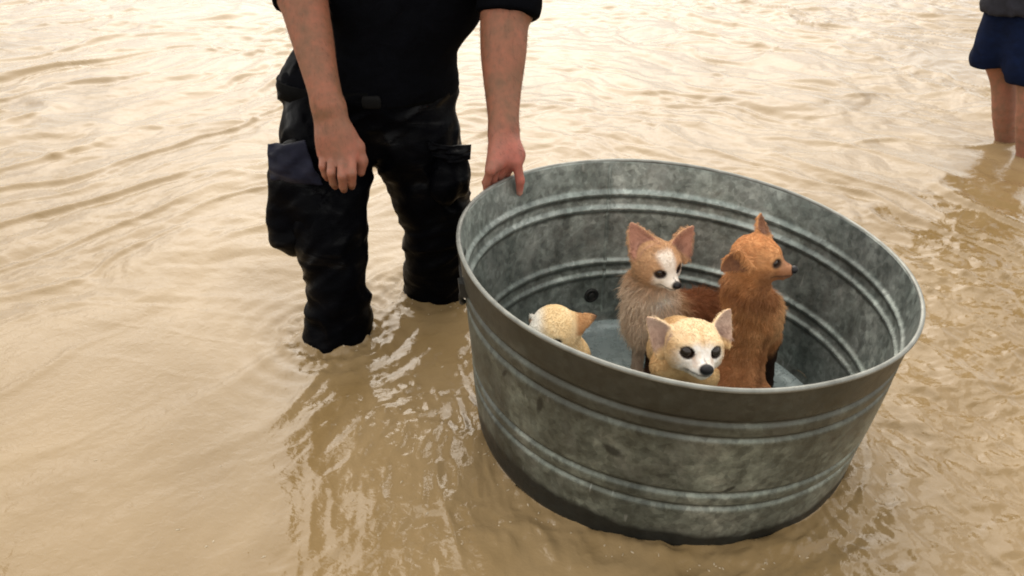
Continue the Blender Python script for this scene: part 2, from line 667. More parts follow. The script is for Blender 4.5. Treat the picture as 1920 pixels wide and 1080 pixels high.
M_NOSE = make_simple('wet_dog_nose', (0.009, 0.008, 0.009), 0.38, 0, 400, 0.3, 0.5, 0.001, spec=0.28)

# ------------------------------------------------------------------ the tub's frame (used by the water too)



def tub_axes(b):
    u = np.array([math.cos(b), 0, -math.sin(b)])
    v = np.array([0, math.cos(TA), math.sin(TA)])
    v = nz(v - u * (u @ v))
    return u, v, np.cross(u, v)


_u0, _v0, _n0 = tub_axes(TB0)


def tub_pt(th, r, h):
    """points at angle th, radius r and depth h below the mouth"""
    th, r, h = np.broadcast_arrays(np.asarray(th, float), np.asarray(r, float), np.asarray(h, float))
    f = h / TH
    b = TB0 + (TB1 - TB0) * f
    u = np.stack([np.cos(b), 0 * b, -np.sin(b)], -1)
    return (TC - _n0 * h[..., None] + 0.022 * f[..., None] * _u0
            + (r * np.cos(th))[..., None] * u + (r * np.sin(th))[..., None] * _v0)


def tub_r(h, th=None):
    r = TR0 + (TR1 - TR0) * h / TH
    if th is not None:
        q = np.stack([np.cos(th) * 1.3, np.sin(th) * 1.3, h * 5 + 0 * th], -1).reshape(-1, 3)
        r = r + 0.004 * vnoise(q, 5).reshape(np.shape(r + th)) * np.minimum(1, h / 0.08) * np.clip((TH - h) / 0.15, 0, 1)
    for b in BEADS:
        r = r - 0.0068 * np.exp(-((h - b) / 0.0062) ** 2)
    return r


def chine(h):
    """how far the foot of the wall turns in"""
    x = np.clip((h - (TH - 0.035)) / 0.035, 0, 1)
    return 0.026 * (1 - np.sqrt(np.maximum(1 - x * x, 0)))


# ------------------------------------------------------------------ the flood water: one sheet to the horizon
WZ = -0.060                                        # the water's level
LEG_A, LEG_B = (-0.455, 2.02), (-0.23, 2.27)


def water_height(x, y):
    Q = np.stack([x, y], 1)
    warp = 0.16 * np.stack([fbm(Q * 1.1, 3, 11), fbm(Q * 1.1, 3, 12)], 1)
    X, Y = x + warp[:, 0], y + warp[:, 1]
    r = np.random.default_rng(3)
    z = np.zeros(len(x))
    wl_ = sstep(0.9, -0.7, x + 0.25 * (y - 2.5)) * 0.8 + 0.2            # the left train, crests running away to the right
    wr_ = sstep(-0.6, 1.0, x - 0.1 * (y - 2.5)) * 0.9 + 0.1
    gust = 0.55 + 0.45 * sstep(-0.35, 0.45, fbm(Q * np.array([0.9, 0.55]) + 5, 3, 21))
    for base, wt, cnt in ((math.atan2(-0.62, 0.78), wl_, 15), (math.atan2(0.57, 0.82), wr_, 15), (math.atan2(1.0, 0.12), 0.55, 10)):
        for i in range(cnt):
            lam = 0.055 * (7.5 ** r.random())
            a = base + r.normal() * 0.30
            k = 2 * math.pi / lam
            ph = k * (X * math.cos(a) + Y * math.sin(a)) + r.random() * 6.28
            s = np.sin(ph)
            amp = 0.0042 * lam ** 0.95 * (0.6 + 0.8 * r.random())
            z += wt * amp * (s + 0.25 * np.cos(2 * ph)) * gust
    calm = 1 - 0.8 * sstep(-0.30, -0.60, x) * sstep(2.5, 1.8, y)
    z *= calm * (1 + 0.7 * sstep(2.2, 4.0, y))
    # broad heaves of the current
    z += 0.009 * fbm(np.stack([X * 1.3 + Y * 0.4, Y * 1.0], 1), 3, 31)
    # churned water: below the wader, along the tub and at the right
    dA = np.hypot(x - LEG_A[0], y - LEG_A[1])
    dB = np.hypot(x - LEG_B[0], y - LEG_B[1])
    dT = np.hypot(x - TC[0] - 0.02, y - TC[1]) - 0.40
    ch = (0.70 * np.exp(-((x + 0.20) / 0.30) ** 2 - ((y - 1.55) / 0.45) ** 2)
          + 0.8 * np.exp(-(dT / 0.10) ** 2) + 0.7 * np.exp(-(dA / 0.20) ** 2) + 0.6 * np.exp(-(dB / 0.18) ** 2)
          + 0.95 * sstep(0.55, 1.1, x) * sstep(3.6, 2.2, y) + 0.30 * sstep(2.0, 1.2, y))
    ch = np.minimum(ch, 1.2) * (0.25 + 0.75 * calm)
    rid = 0
    for o, (f, a) in enumerate(((7.5, 0.0062), (14.5, 0.0044), (28, 0.0029), (52, 0.0013), (95, 0.0004))):
        n = vnoise(np.stack([x * f + 0.35 * Y * f, Y * f - 0.2 * X * f], 1) + 9.1 * o, 41 + o)
        n2 = vnoise(np.stack([X * f * 0.8 - 0.5 * Y * f, Y * f * 0.9], 1) + 3.7 * o, 61 + o)
        rid = rid + a * (1 - np.abs(n) * 1.6 + 0.5 * n2)
    z += ch * (rid - 0.006)
    # thin steep fronts, long along the crest
    fr = 0
    wfar = 1 + 0.16 * np.clip(y - 2.0, 0, 4)
    for ang, wt, sd_ in ((R(-38.5), wl_ * (0.8 + 0.5 * sstep(1.9, 3.0, y)), 81), (R(35), sstep(-0.3, 0.9, x - 0.1 * (y - 2.5)) * 1.3, 84), (R(82), 0.15 + 0.5 * sstep(2.0, 3.5, y), 87)):
        ca, sa = math.cos(ang), math.sin(ang)
        ac, al = X * ca + Y * sa, -X * sa + Y * ca
        for j, (fa, fl, A, wd) in enumerate(((3.1, 0.80, 0.0082, 0.135), (6.4, 1.6, 0.0052, 0.15))):
            n = vnoise(np.stack([ac * fa + 3 * j, al * fl], 1), sd_ + j)
            gate = sstep(-0.45, 0.15, vnoise(np.stack([ac * 1.4, al * 0.9], 1) + 7, sd_ + 20 + j))
            fr = fr + wt * A * np.exp(-(n / (wd * wfar)) ** 2) * wfar * gate
    z += fr * (0.22 + 0.78 * sstep(1.3, 2.2, y)) * 1.12
    # a calm background of small facets everywhere
    z += 0.0009 * calm * fbm(np.stack([X * 24, Y * 17], 1), 3, 71)
    # rings and the heaped-up bow round each leg and along the tub
    for d, a in ((dA - 0.075, 0.9), (dB - 0.07, 0.7)):
        z += a * 0.006 * np.sin(np.maximum(d, 0) * 2 * math.pi / 0.062) * np.exp(-np.maximum(d, 0) / 0.11)
        z += a * 0.020 * np.exp(-(np.maximum(d, 0) / 0.022) ** 2) * (0.35 + 0.9 * np.maximum(vnoise(np.stack([x, y], 1) * 42, 90), -0.3))
        z += a * 0.006 * np.exp(-(np.maximum(d - 0.02, 0) / 0.07) ** 2) * vnoise(np.stack([x, y], 1) * 60, 91)
    z += 0.006 * np.exp(-(np.maximum(dT, 0) / 0.022) ** 2) * (0.6 + 0.6 * vnoise(np.stack([x, y], 1) * 30, 92)) + 0.004 * np.sin(np.maximum(dT, 0) * 90) * np.exp(-np.maximum(dT, 0) / 0.07)
    return z * np.clip(1.25 - np.hypot(x, y) / 40, 0, 1)


def build_water():
    ys = [0.75]
    while ys[-1] < 8.2:
        ys.append(ys[-1] + 0.0034 * (ys[-1] / 0.9) ** 0.95)
    far = [8.4 * 1.18 ** i for i in range(26)]
    back = [0.75 - 0.04 * 1.33 ** i for i in range(1, 26)]
    ys = np.array(sorted(back + ys + far))
    s = np.linspace(-1, 1, 620)
    ex = 1 + np.cumsum(0.02 * 1.32 ** np.arange(22))
    s = np.concatenate([-ex[::-1], s, ex])
    w = np.where(ys < 8.2, 0.45 + 0.62 * np.maximum(ys, 0.7), 0.45 + 0.62 * 8.2)
    Xg = s[None] * w[:, None]
    Yg = np.repeat(ys[:, None], len(s), 1)
    ny, nx = Xg.shape
    x, y = Xg.ravel(), Yg.ravel()
    z = water_height(x, y)
    # the hull cuts the sheet: stop it inside the tub's wall
    th = np.linspace(0, 2 * math.pi, 720, endpoint=False)
    hs = np.linspace(0.25, TH, 181)
    rad, cen = np.empty(720), None
    ring = []
    for t in th:
        p = tub_pt(np.full_like(hs, t), tub_r(hs) - chine(hs) - 0.0012, hs)
        i = np.argmin(np.abs(p[:, 2] - WZ))
        ring.append(p[i])
    ring = np.array(ring)
    c = ring[:, :2].mean(0)
    ra = np.arctan2(ring[:, 1] - c[1], ring[:, 0] - c[0])
    rr = np.hypot(ring[:, 0] - c[0], ring[:, 1] - c[1])
    o = np.argsort(ra)
    ang = np.arctan2(y - c[1], x - c[0])
    rb = np.interp(ang, ra[o], rr[o], period=2 * math.pi)
    d = np.hypot(x - c[0], y - c[1])
    sd_ = d - rb
    band = (sd_ < 0) & (sd_ > -0.016)
    x = np.where(band, c[0] + rb * np.cos(ang), x)
    y = np.where(band, c[1] + rb * np.sin(ang), y)
    dead = sd_ <= -0.016
    V = np.stack([x, y, z + WZ], 1)
    idx = np.arange(ny * nx).reshape(ny, nx)
    F = np.stack([idx[:-1, :-1], idx[:-1, 1:], idx[1:, 1:], idx[1:, :-1]], -1).reshape(-1, 4)
    F = F[~dead[F].any(1)]
    used = np.zeros(len(V), bool)
    used[F.ravel()] = True
    remap = np.cumsum(used) - 1
    return mesh_obj('flood_water', V[used], remap[F], M_WATER)


tag(build_water(), 'muddy brown flood water rippling under an overcast sky', kind='structure')
bed = mesh_obj('ground', [(-300, -60, -0.38), (300, -60, -0.38), (300, 500, -0.38), (-300, 500, -0.38)], [[0, 1, 2, 3]], M_BED, smooth=False)
tag(bed, 'muddy ground under the flood water', kind='structure')

# ------------------------------------------------------------------ the tub
tub = link(bpy.data.objects.new('washtub', None))
tub.location = tub_pt(0, 0, TH).tolist()
tag(tub, 'round galvanized metal washtub with ribbed sides floating in muddy water, carrying four dogs', 'tub')
bpy.context.view_layer.update()
TINV = np.array(tub.location)


def tub_mesh(name, V, F, mat, parent=None, **kw):
    return mesh_obj(name, np.asarray(V) - TINV, F, mat, parent or tub, **kw)


def build_tub():
    n, rows = 320, 190
    th = np.linspace(0, 2 * math.pi, n, endpoint=False)
    hs = np.linspace(0.004, TH, rows)
    T, Hh = np.meshgrid(th, hs)
    V, F, uv, mi = [], [], [], []
    for side in (0, 1):
        r = tub_r(Hh, T) - chine(Hh) - (0.0026 if side else 0.0)
        p = tub_pt(T, r, Hh - 0.0)
        V.append(p.reshape(-1, 3))
        uv.append(np.stack([(T / (2 * math.pi)).ravel(), (Hh / TH).ravel()], 1))
        i = np.arange(rows * n).reshape(rows, n) + side * rows * n
        j = np.roll(i, -1, 1)
        q = np.stack([i[:-1], i[1:], j[1:], j[:-1]], -1).reshape(-1, 4)
        if side:
            q = q[:, ::-1]
        F.append(q)
        mi += [side] * len(q)
    a, b = np.arange(n) + (rows - 1) * n, np.arange(n) + rows * n + (rows - 1) * n
    F.append(np.stack([a, b, np.roll(b, -1), np.roll(a, -1)], 1))
    mi += [0] * n
    F.append(np.stack([np.arange(n), np.roll(np.arange(n), -1), np.roll(np.arange(n), -1) + rows * n, np.arange(n) + rows * n], 1))
    mi += [1] * n
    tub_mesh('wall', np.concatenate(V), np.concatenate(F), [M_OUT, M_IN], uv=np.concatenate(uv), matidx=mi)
    # the floor, a shallow dish set just inside the foot
    hf = TH - 0.014
    rf = TR1 - 0.026
    rad = np.linspace(0.004, rf + 0.012, 40)
    Rr, T2 = np.meshgrid(rad, th, indexing='ij')
    lip = 0.010 * sstep(rf - 0.03, rf + 0.012, Rr)
    wav = 0.003 * vnoise(np.stack([Rr * np.cos(T2) * 6, Rr * np.sin(T2) * 6], -1).reshape(-1, 2), 8).reshape(Rr.shape)
    p = tub_pt(T2, Rr, hf - lip + wav * sstep(rf, rf - 0.08, Rr))
    i = np.arange(Rr.size).reshape(Rr.shape)
    j = np.roll(i, -1, 1)
    F = np.stack([i[:-1], i[1:], j[1:], j[:-1]], -1).reshape(-1, 4).tolist() + [list(range(n))]
    uvf = np.stack([(T2 / 6.283).ravel(), (Rr / rf).ravel()], 1)
    tub_mesh('floor', p.reshape(-1, 3), F, M_FLOOR, uv=uvf)
    # rolled rim
    wob = 0.0025 * np.sin(th * 3 + 1) + 0.0015 * np.sin(th * 7)
    V, F = tube(tub_pt(th, tub_r(0.0 * th) + 0.001 + wob * 0.4, 0.003 + wob * 0.6), 0.0046, 10, True)
    tub_mesh('rim', V, F, M_RIM)
    # standing seam on the far wall, inside
    hs = np.linspace(0.012, TH - 0.04, 150)
    ts = R(104)
    dt = 0.005 / 0.45
    V, F = [], []
    prof = ((-dt, 0.0020), (-dt * 0.8, 0.0046), (dt * 0.8, 0.0046), (dt, 0.0020))
    for h in hs:
        for dth, ins in prof:
            V.append(tub_pt(ts + dth, tub_r(np.array(h), np.array(ts + dth)) - ins, h))
    for k in range(len(hs) - 1):
        for q in range(3):
            F.append([k * 4 + q, k * 4 + q + 1, k * 4 + 5 + q, k * 4 + 4 + q])
    tub_mesh('seam', V, F, M_IN, uv=np.array([[0.289, (k // 4) / 150] for k in range(len(V))]))
    # drain plug low on the far wall
    td, hd = R(108.5), 0.355
    c = tub_pt(td, tub_r(np.array(hd)) - 0.004, hd)
    axn = nz(tub_pt(td, 0.2, hd) - c)
    e1 = nz(np.cross(axn, _n0))
    e2 = np.cross(e1, axn)

    def ring(rads, offs):
        V, F = [], []
        for r_, o_ in zip(rads, offs):
            for k in range(20):
                a_ = k * math.pi / 10
                V.append(c + axn * o_ + r_ * (math.cos(a_) * e1 + math.sin(a_) * e2))
        for q in range(len(rads) - 1):
            for k in range(20):
                F.append([q * 20 + k, q * 20 + (k + 1) % 20, q * 20 + 20 + (k + 1) % 20, q * 20 + 20 + k])
        F.append([(len(rads) - 1) * 20 + k for k in range(20)])
        return V, F
    V, F = ring((0.020, 0.020, 0.018, 0.0125, 0.012), (-0.004, 0.001, 0.003, 0.003, 0.001))
    pl = tub_mesh('drain_flange', V, F, M_IRON)
    V, F = ring((0.0095, 0.0095, 0.008), (0.0, 0.004, 0.005))
    tub_mesh('plug', V, F, M_IRON, pl)
    # drop handle outside at the left, its bail hanging against the wall
    t0 = R(183)
    pts = []
    for k in range(21):
        a_ = math.pi * k / 20
        tt = t0 + 0.135 * math.cos(a_)
        hh = 0.075 + 0.062 * math.sin(a_)
        pts.append(tub_pt(tt, tub_r(np.array(hh)) + 0.009, hh))
    V, F = tube(pts, 0.0048, 8)
    hd_ = tub_mesh('handle', V, F, M_IRON)
    for s_ in (-1, 1):
        tt = t0 + s_ * 0.135
        c0 = tub_pt(tt, tub_r(np.array(0.07)) - 0.001, 0.062)
        c1 = tub_pt(tt, tub_r(np.array(0.09)) - 0.001, 0.092)
        out = nz(tub_pt(tt, 0.6, 0.07) - c0)
        tg = nz(np.cross(out, c1 - c0))
        V = []
        for cc in (c0, c1):
            for (a_, b_) in ((-1, 0), (1, 0), (0.7, 1), (-0.7, 1)):
                V.append(cc + tg * a_ * 0.016 + out * b_ * 0.013)
        tub_mesh('bracket', V, [[0, 1, 5, 4], [1, 2, 6, 5], [2, 3, 7, 6], [3, 0, 4, 7], [3, 2, 1, 0], [4, 5, 6, 7]], M_IRON, hd_, smooth=False)


build_tub()


# ------------------------------------------------------------------ fur
COATK = 0.95


def fur(parent, V, F, tint, flow, length, n, seed, rad=0.00042, lift=0.45):
    r = np.random.default_rng(seed)
    a, b, c, d = (V[F[:, i]] for i in range(4))
    ar = np.linalg.norm(np.cross(c - a, d - b), axis=1)
    fi = r.choice(len(F), n, p=ar / ar.sum())
    u, v = r.random((n, 1)), r.random((n, 1))
    VN = vnormals(V, F)

    def lerp(A):
        q = A[F[fi]]
        return (q[:, 0] * (1 - u) + q[:, 1] * u) * (1 - v) + (q[:, 3] * (1 - u) + q[:, 2] * u) * v
    p, nr, cl = lerp(V), lerp(VN), lerp(tint)
    nr /= np.linalg.norm(nr, axis=1, keepdims=True) + 1e-9
    L = length(p) * (0.55 + 0.65 * r.random(n)) * (1 + 0.35 * vnoise(p * 70, seed + 9))
    keep = L > 0.0012
    p, nr, cl, L = p[keep], nr[keep], cl[keep], L[keep]
    n = len(p)
    fd = flow(p)
    fd = fd - nr * (fd * nr).sum(1, keepdims=True)
    fd /= np.linalg.norm(fd, axis=1, keepdims=True) + 1e-6
    clump = np.stack([vnoise(p * 90 + 7 * i, seed + i) for i in range(3)], 1)
    jit = (r.normal(size=(n, 3)) * 0.26 + clump * 0.55) * np.clip((L - 0.006) / 0.013, 0.10, 1.1)[:, None]
    lift = (lift * np.clip(L / 0.013, 0.35, 1.0))[:, None]
    d1 = nz_rows(nr * (lift + 0.35) + fd * 0.65 + jit * 0.6)
    d2 = nz_rows(nr * lift * 0.55 + fd + jit)
    d3 = nz_rows(nr * lift * 0.2 + fd + jit + np.array([0, 0, -0.35]))
    l = L[:, None] / 3
    pts = np.stack([p - nr * 0.001, p + d1 * l, p + (d1 + d2) * l, p + (d1 + d2 + d3) * l], 1)
    cd = bpy.data.hair_curves.new('fur')
    cd.add_curves([4] * n)
    cd.position_data.foreach_set('vector', pts.reshape(-1).astype(np.float32))
    ra = cd.attributes.get('radius') or cd.attributes.new('radius', 'FLOAT', 'POINT')
    ra.data.foreach_set('value', np.tile(np.array([1.0, 0.9, 0.65, 0.15]) * rad, n).astype(np.float32))
    tuft = vnoise(p * 130 + 31, seed + 3)[:, None]
    vary = np.clip(L / 0.012, 0.38, 1.0)[:, None]
    shade = 0.98 + vary * (0.36 * (r.random((n, 1)) - 0.5) + 0.24 * tuft + 0.10 * clump[:, :1])
    ca = cd.attributes.new('tint', 'FLOAT_COLOR', 'CURVE')
    ca.data.foreach_set('color', np.concatenate([np.clip(cl * shade * COATK, 0, 0.95), np.ones((n, 1))], 1).astype(np.float32).ravel())
    cd.materials.append(M_FUR)
    return link(bpy.data.objects.new('fur', cd), parent)


def nz_rows(a):
    return a / (np.linalg.norm(a, axis=1, keepdims=True) + 1e-9)


# ------------------------------------------------------------------ people
def chain(pts, k=0.02, sub=4):
    """a limb through the given points and radii, curved like a Catmull-Rom spline"""
    p = np.array([np.append(a[0], a[1]) for a in pts])
    p = np.concatenate([[2 * p[0] - p[1]], p, [2 * p[-1] - p[-2]]])
    q = []
    for i in range(1, len(p) - 2):
        for t in np.arange(sub) / sub:
            a, b, c, d = p[i - 1:i + 3]
            q.append(0.5 * (2 * b + (c - a) * t + (2 * a - 5 * b + 4 * c - d) * t * t + (3 * b - a - 3 * c + d) * t ** 3))
    q.append(p[-2])
    return [rc(a[:3], b[:3], a[3], b[3], min(k, 0.008)) for a, b in zip(q[:-1], q[1:])]


def head_prims(c, fwd, s=1.0):
    """a human head: skull, jaw, nose, brow, lips, ears; c is the middle of the head"""
    f = nz(fwd)
    l = nz(np.cross((0, 0, 1), f))
    u = np.cross(f, l)
    M = np.stack([f, l, u], 1)

    def q(x, y, z):
        return c + s * (x * f + y * l + z * u)
    out = [el(q(-0.012, 0, 0.03), (0.096 * s, 0.075 * s, 0.088 * s), M, 0.03),
           el(q(0.018, 0, -0.055), (0.062 * s, 0.056 * s, 0.062 * s), M, 0.04),
           rc(q(0.080, 0, 0.0), q(0.101, 0, -0.030), 0.009 * s, 0.013 * s, 0.012),
           rc(q(0.074, -0.035, 0.024), q(0.074, 0.035, 0.024), 0.010 * s, None, 0.02),
           rc(q(0.076, -0.018, -0.066), q(0.076, 0.018, -0.066), 0.008 * s, None, 0.008),
           el(q(0.066, 0, -0.100), (0.02 * s, 0.026 * s, 0.018 * s), M, 0.025)]
    for sd in (-1, 1):
        out.append(el(q(0.080, sd * 0.031, 0.004), (0.012 * s, 0.016 * s, 0.010 * s), M, 0.01, True))
        out.append(el(q(0.073, sd * 0.031, 0.004), (0.0115 * s,) * 3, M, 0.003))
        out.append(el(q(-0.008, sd * 0.076, -0.015), (0.020 * s, 0.009 * s, 0.031 * s), M, 0.008))
    hair = [el(q(-0.020, 0, 0.046), (0.098 * s, 0.083 * s, 0.085 * s), M, 0.01),
            rc(q(0.052, -0.04, 0.085), q(0.052, 0.04, 0.085), 0.020 * s, None, 0.02)]
    return out, hair


def fingers(roots, mids, ends, tips, r0, k=0.006):
    out = []
    for a, b, c, d, r in zip(roots, mids, ends, tips, r0):
        out += [rc(a, b, r * 1.08, r * 1.04, k), rc(b, c, r * 1.03, r * 0.93, k), rc(c, d, r * 0.93, r * 0.80, k)]
    return out


def wrinkles(seed, amp, fz=24, fx=7, lumps=0.006):
    def fn(p):
        q = np.stack([p[:, 0] * fx + p[:, 2] * 5, p[:, 1] * fx, p[:, 2] * fz - p[:, 0] * 11], 1)
        w = fbm(p * 3.1, 2, seed + 5) * 1.3
        n = vnoise(q + w[:, None] * 1.6, seed)
        n2 = vnoise(q * 1.9 + 4.2 + w[:, None], seed + 1)
        return amp * ((1 - np.abs(n) * 2.2) + 0.5 * (1 - np.abs(n2) * 2.0)) + lumps * vnoise(p * 9, seed + 2)
    return fn


def Pm(px, py, Y):
    return P(px, py, Y + 0.06)


def PWm(px, py, Y, w):
    return PW(px, py, Y + 0.06, w)


def build_man():
    # joints of the legs inside the trousers
    L1 = [PWm(615, 255, 2.10, 150), PWm(616, 400, 2.00, 140), PWm(630, 505, 1.95, 112), PWm(633, 590, 1.95, 116), PWm(631, 655, 1.955, 112)]
    L2 = [PWm(775, 255, 2.14, 150), PWm(818, 400, 2.14, 132), PWm(818, 480, 2.17, 118), PWm(813, 560, 2.20, 100), PWm(813, 600, 2.205, 98)]
    legA, legB = L1[-1][0] * 1.0, L2[-1][0] * 1.0
    legA_foot, legB_foot = np.array([legA[0], legA[1] + 0.02, -0.31]), np.array([legB[0], legB[1] + 0.02, -0.31])
    hip, rh = PWm(690, 165, 2.18, 330)
    body = []
    sc = 0.80
    for Lx, ft in ((L1, legA_foot), (L2, legB_foot)):
        pts = [(p, r * sc) for p, r in Lx] + [(ft, 0.045)]
        body += chain(pts, 0.03)
        body.append(rc(ft + (0, 0.03, -0.03), ft + (0, -0.16, -0.04), 0.036, 0.028, 0.03))
        body.append(rc(hip + (0, 0, 0.02), Lx[0][0], 0.11, Lx[0][1] * sc, 0.05))
    chest = np.array([-0.285, 2.23, 0.93])
    neck = np.array([-0.285, 2.19, 1.14])
    headc = np.array([-0.275, 2.12, 1.285])
    body += [el(hip, (0.165, 0.11, 0.12), None, 0.05), el(chest, (0.150, 0.090, 0.155), None, 0.04), rc(hip, chest, 0.10, 0.10, 0.04),
             rc(chest + (0, 0, 0.1), neck, 0.075, 0.055, 0.05), rc(neck, headc + (0, 0.015, -0.04), 0.056, 0.055, 0.03)]
    hd, hair = head_prims(headc, (0.35, -0.8, -0.55))
    body += hd
    shA, shB = np.array([-0.478, 2.21, 1.075]), np.array([-0.092, 2.21, 1.075])
    # the arm that hangs free
    A = [PWm(563, -35, 2.04, 92), PWm(569, 0, 2.01, 86), PWm(585, 70, 1.97, 76), PWm(601, 140, 1.925, 62), PWm(616, 200, 1.89, 56)]
    body += chain([(shA, 0.060)] + A)
    wr = A[-1][0]
    kn = [Pm(605, 289, 1.868), Pm(622, 297, 1.853), Pm(641, 299, 1.845), Pm(660, 294, 1.848)]
    for i, q in enumerate(kn):
        body.append(rc(wr + (np.array(kn[i]) - np.mean(kn, 0)) * 0.55, q, 0.019, 0.0135, 0.018))
    body.append(el(Pm(632, 262, 1.868), (0.043, 0.021, 0.040), None, 0.02))
    mid = [Pm(605, 312, 1.842), Pm(621, 324, 1.820), Pm(641, 330, 1.812), Pm(660, 325, 1.818)]
    end = [Pm(610, 328, 1.848), Pm(625, 343, 1.834), Pm(643, 350, 1.826), Pm(660, 344, 1.832)]
    tip = [Pm(614, 335, 1.872), Pm(629, 350, 1.862), Pm(645, 356, 1.855), Pm(660, 350, 1.860)]
    body += fingers(kn, mid, end, tip, (0.0088, 0.0100, 0.0104, 0.0102), 0.0025)
    body += fingers([Pm(648, 240, 1.875)], [Pm(672, 275, 1.868)], [Pm(679, 302, 1.862)], [Pm(677, 323, 1.860)], (0.0125,), 0.012)
    KN = [(q, 0.010, (0.36, 0.115, 0.08)) for q in kn] + [(q, 0.008, (0.36, 0.12, 0.085)) for q in mid]
    # the arm whose hand grips the rim: thumb inside, fingers outside
    Bm = [PW(952, -25, 2.12, 100), PW(946, 35, 2.09, 88), PW(944, 100, 2.05, 82), PW(943, 165, 2.01, 66), PW(944, 225, 1.965, 54), PW(944, 252, 1.95, 54)]
    body += chain([(shB, 0.060)] + Bm)
    wr = Bm[-1][0]
    # where on the rim the hand sits
    ths = np.linspace(0, math.pi, 2000)
    rimp = tub_pt(ths, TR0, 0.0)
    cy = rimp[:, 1] * CT - (rimp[:, 2] - CAM_H) * ST
    px = 960 + FPX * rimp[:, 0] / cy
    tg_ = [ths[np.argmin(np.abs(px - x_))] for x_ in (926, 938, 950, 961)]
    thm = ths[np.argmin(np.abs(px - 961))]
    kn = [tub_pt(t, TR0 + 0.010, -0.032 - 0.003 * i) for i, t in enumerate(tg_)]
    mid = [tub_pt(t, TR0 + 0.021, 0.000) for t in tg_]
    end = [tub_pt(t, TR0 + 0.017, 0.026) for t in tg_]
    tip = [tub_pt(t, TR0 + 0.012, 0.044) for t in tg_]
    for i, q in enumerate(kn):
        body.append(rc(wr + (np.array(kn[i]) - np.mean(kn, 0)) * 0.5, q, 0.020, 0.0135, 0.016))
    body += fingers(kn, mid, end, tip, (0.0090, 0.0100, 0.0102, 0.0098), 0.0035)
    body.append(el(P(948, 290, 1.925), (0.037, 0.030, 0.038), None, 0.02))
    b0 = P(967, 292, 1.915)
    b1 = tub_pt(thm, TR0 - 0.010, -0.034)
    b2 = tub_pt(thm - 0.004, TR0 - 0.0215, 0.004)
    b3 = tub_pt(thm - 0.012, TR0 - 0.0180, 0.036)
    body.append(rc(wr + (0.012, -0.01, -0.02), b0, 0.020, 0.0185, 0.02))
    body += [rc(b0, b1, 0.0175, 0.0125, 0.014), rc(b1, b2, 0.0118, 0.0108, 0.004), rc(b2, b3, 0.0108, 0.0082, 0.003)]
    KN += [(b3 + (0.004, -0.006, 0), 0.009, (0.52, 0.30, 0.24)), (b2, 0.010, (0.40, 0.12, 0.085))]
    V, F = mesh_field(body, 0.0042)
    V = smooth_mesh(V, F, 1, 0.4)
    skin = np.tile([0.215, 0.098, 0.056], (len(V), 1))
    hand = sstep(0.56, 0.46, V[:, 2])[:, None]
    skin = skin * (1 - hand) + hand * np.array([0.25, 0.107, 0.068])
    red = sstep(-0.10, 0.0, V[:, 0])[:, None] * hand
    skin = skin * (1 - red) + red * np.array([0.325, 0.110, 0.080])
    for q, w_, colr in KN:                                       # redder knuckles, a paler thumb nail
        g = np.exp(-(np.linalg.norm(V - q, axis=1) / w_) ** 2)[:, None]
        skin = skin * (1 - 0.65 * g) + 0.65 * g * np.array(colr)
    man = mesh_obj('person', V, F, M_SKIN, color=skin)
    tag(man, 'person in soaked black clothes standing in the flood, gripping the metal tub', 'person')
    onarm = ((V[F[:, 0], 2] > 0.47) & (V[F[:, 0], 2] < 0.80) & (V[F[:, 0], 1] < 2.13)
             & ((V[F[:, 0], 0] < -0.37) | (V[F[:, 0], 0] > -0.08)))
    hr = fur(man, V, F[onarm], np.tile([0.035, 0.022, 0.015], (len(V), 1)), lambda p: np.tile([0.25, -0.1, -1.0], (len(p), 1)),
             lambda p: np.full(len(p), 0.011), 1500, 77, 0.00016, 0.25)
    hr.name = 'arm_hair'
    V, F = mesh_field(hair, 0.007, wrinkles(3, 0.003, 30, 30, 0.003), 0.01)
    mesh_obj('hair', V, F, M_DARKHAIR, man)
    # trousers
    tr = []
    for Lx, ft in ((L1, legA_foot), (L2, legB_foot)):
        tr += chain(Lx + [(ft + (0, 0, 0.04), Lx[-1][1])], 0.03)
        tr.append(rc(hip + (0.0, 0, 0.0), Lx[0][0], rh * 0.66, Lx[0][1], 0.05))
    tr += [el(hip, (rh, rh * 0.72, 0.15), None, 0.03), el(Pm(700, 238, 2.13), (0.17, 0.09, 0.055), None, 0.04), rc(Pm(655, 285, 2.07), Pm(672, 330, 2.05), 0.035, 0.022, 0.02), rc(Pm(728, 288, 2.11), Pm(774, 405, 2.13), 0.034, 0.028, 0.012)]
    # the side of the thigh bellied out by water in the pocket
    V, F = mesh_field(tr, 0.0062, wrinkles(21, 0.0066, 15, 3.2, 0.004), 0.02)
    trousers = mesh_obj('trousers', V, F, M_TROUS, man)
    pk = [el(Pm(556, 352, 1.995), (0.068, 0.058, 0.085), None, 0.03), el(Pm(549, 425, 1.985), (0.064, 0.060, 0.072), None, 0.03),
          rc(Pm(560, 300, 2.0), Pm(590, 400, 1.95), 0.05, 0.05, 0.03)]
    V, F = mesh_field(pk, 0.006, wrinkles(33, 0.0055, 15, 4, 0.003), 0.018)
    mesh_obj('cargo_pocket', V, F, M_TROUS, trousers)
    pk = [el(Pm(845, 325, 2.06), (0.048, 0.045, 0.062), None, 0.03), el(Pm(838, 350, 2.04), (0.040, 0.04, 0.045), None, 0.03)]
    V, F = mesh_field(pk, 0.006, wrinkles(36, 0.0055, 15, 4, 0.003), 0.018)
    mesh_obj('cargo_pocket', V, F, M_TROUS, trousers)
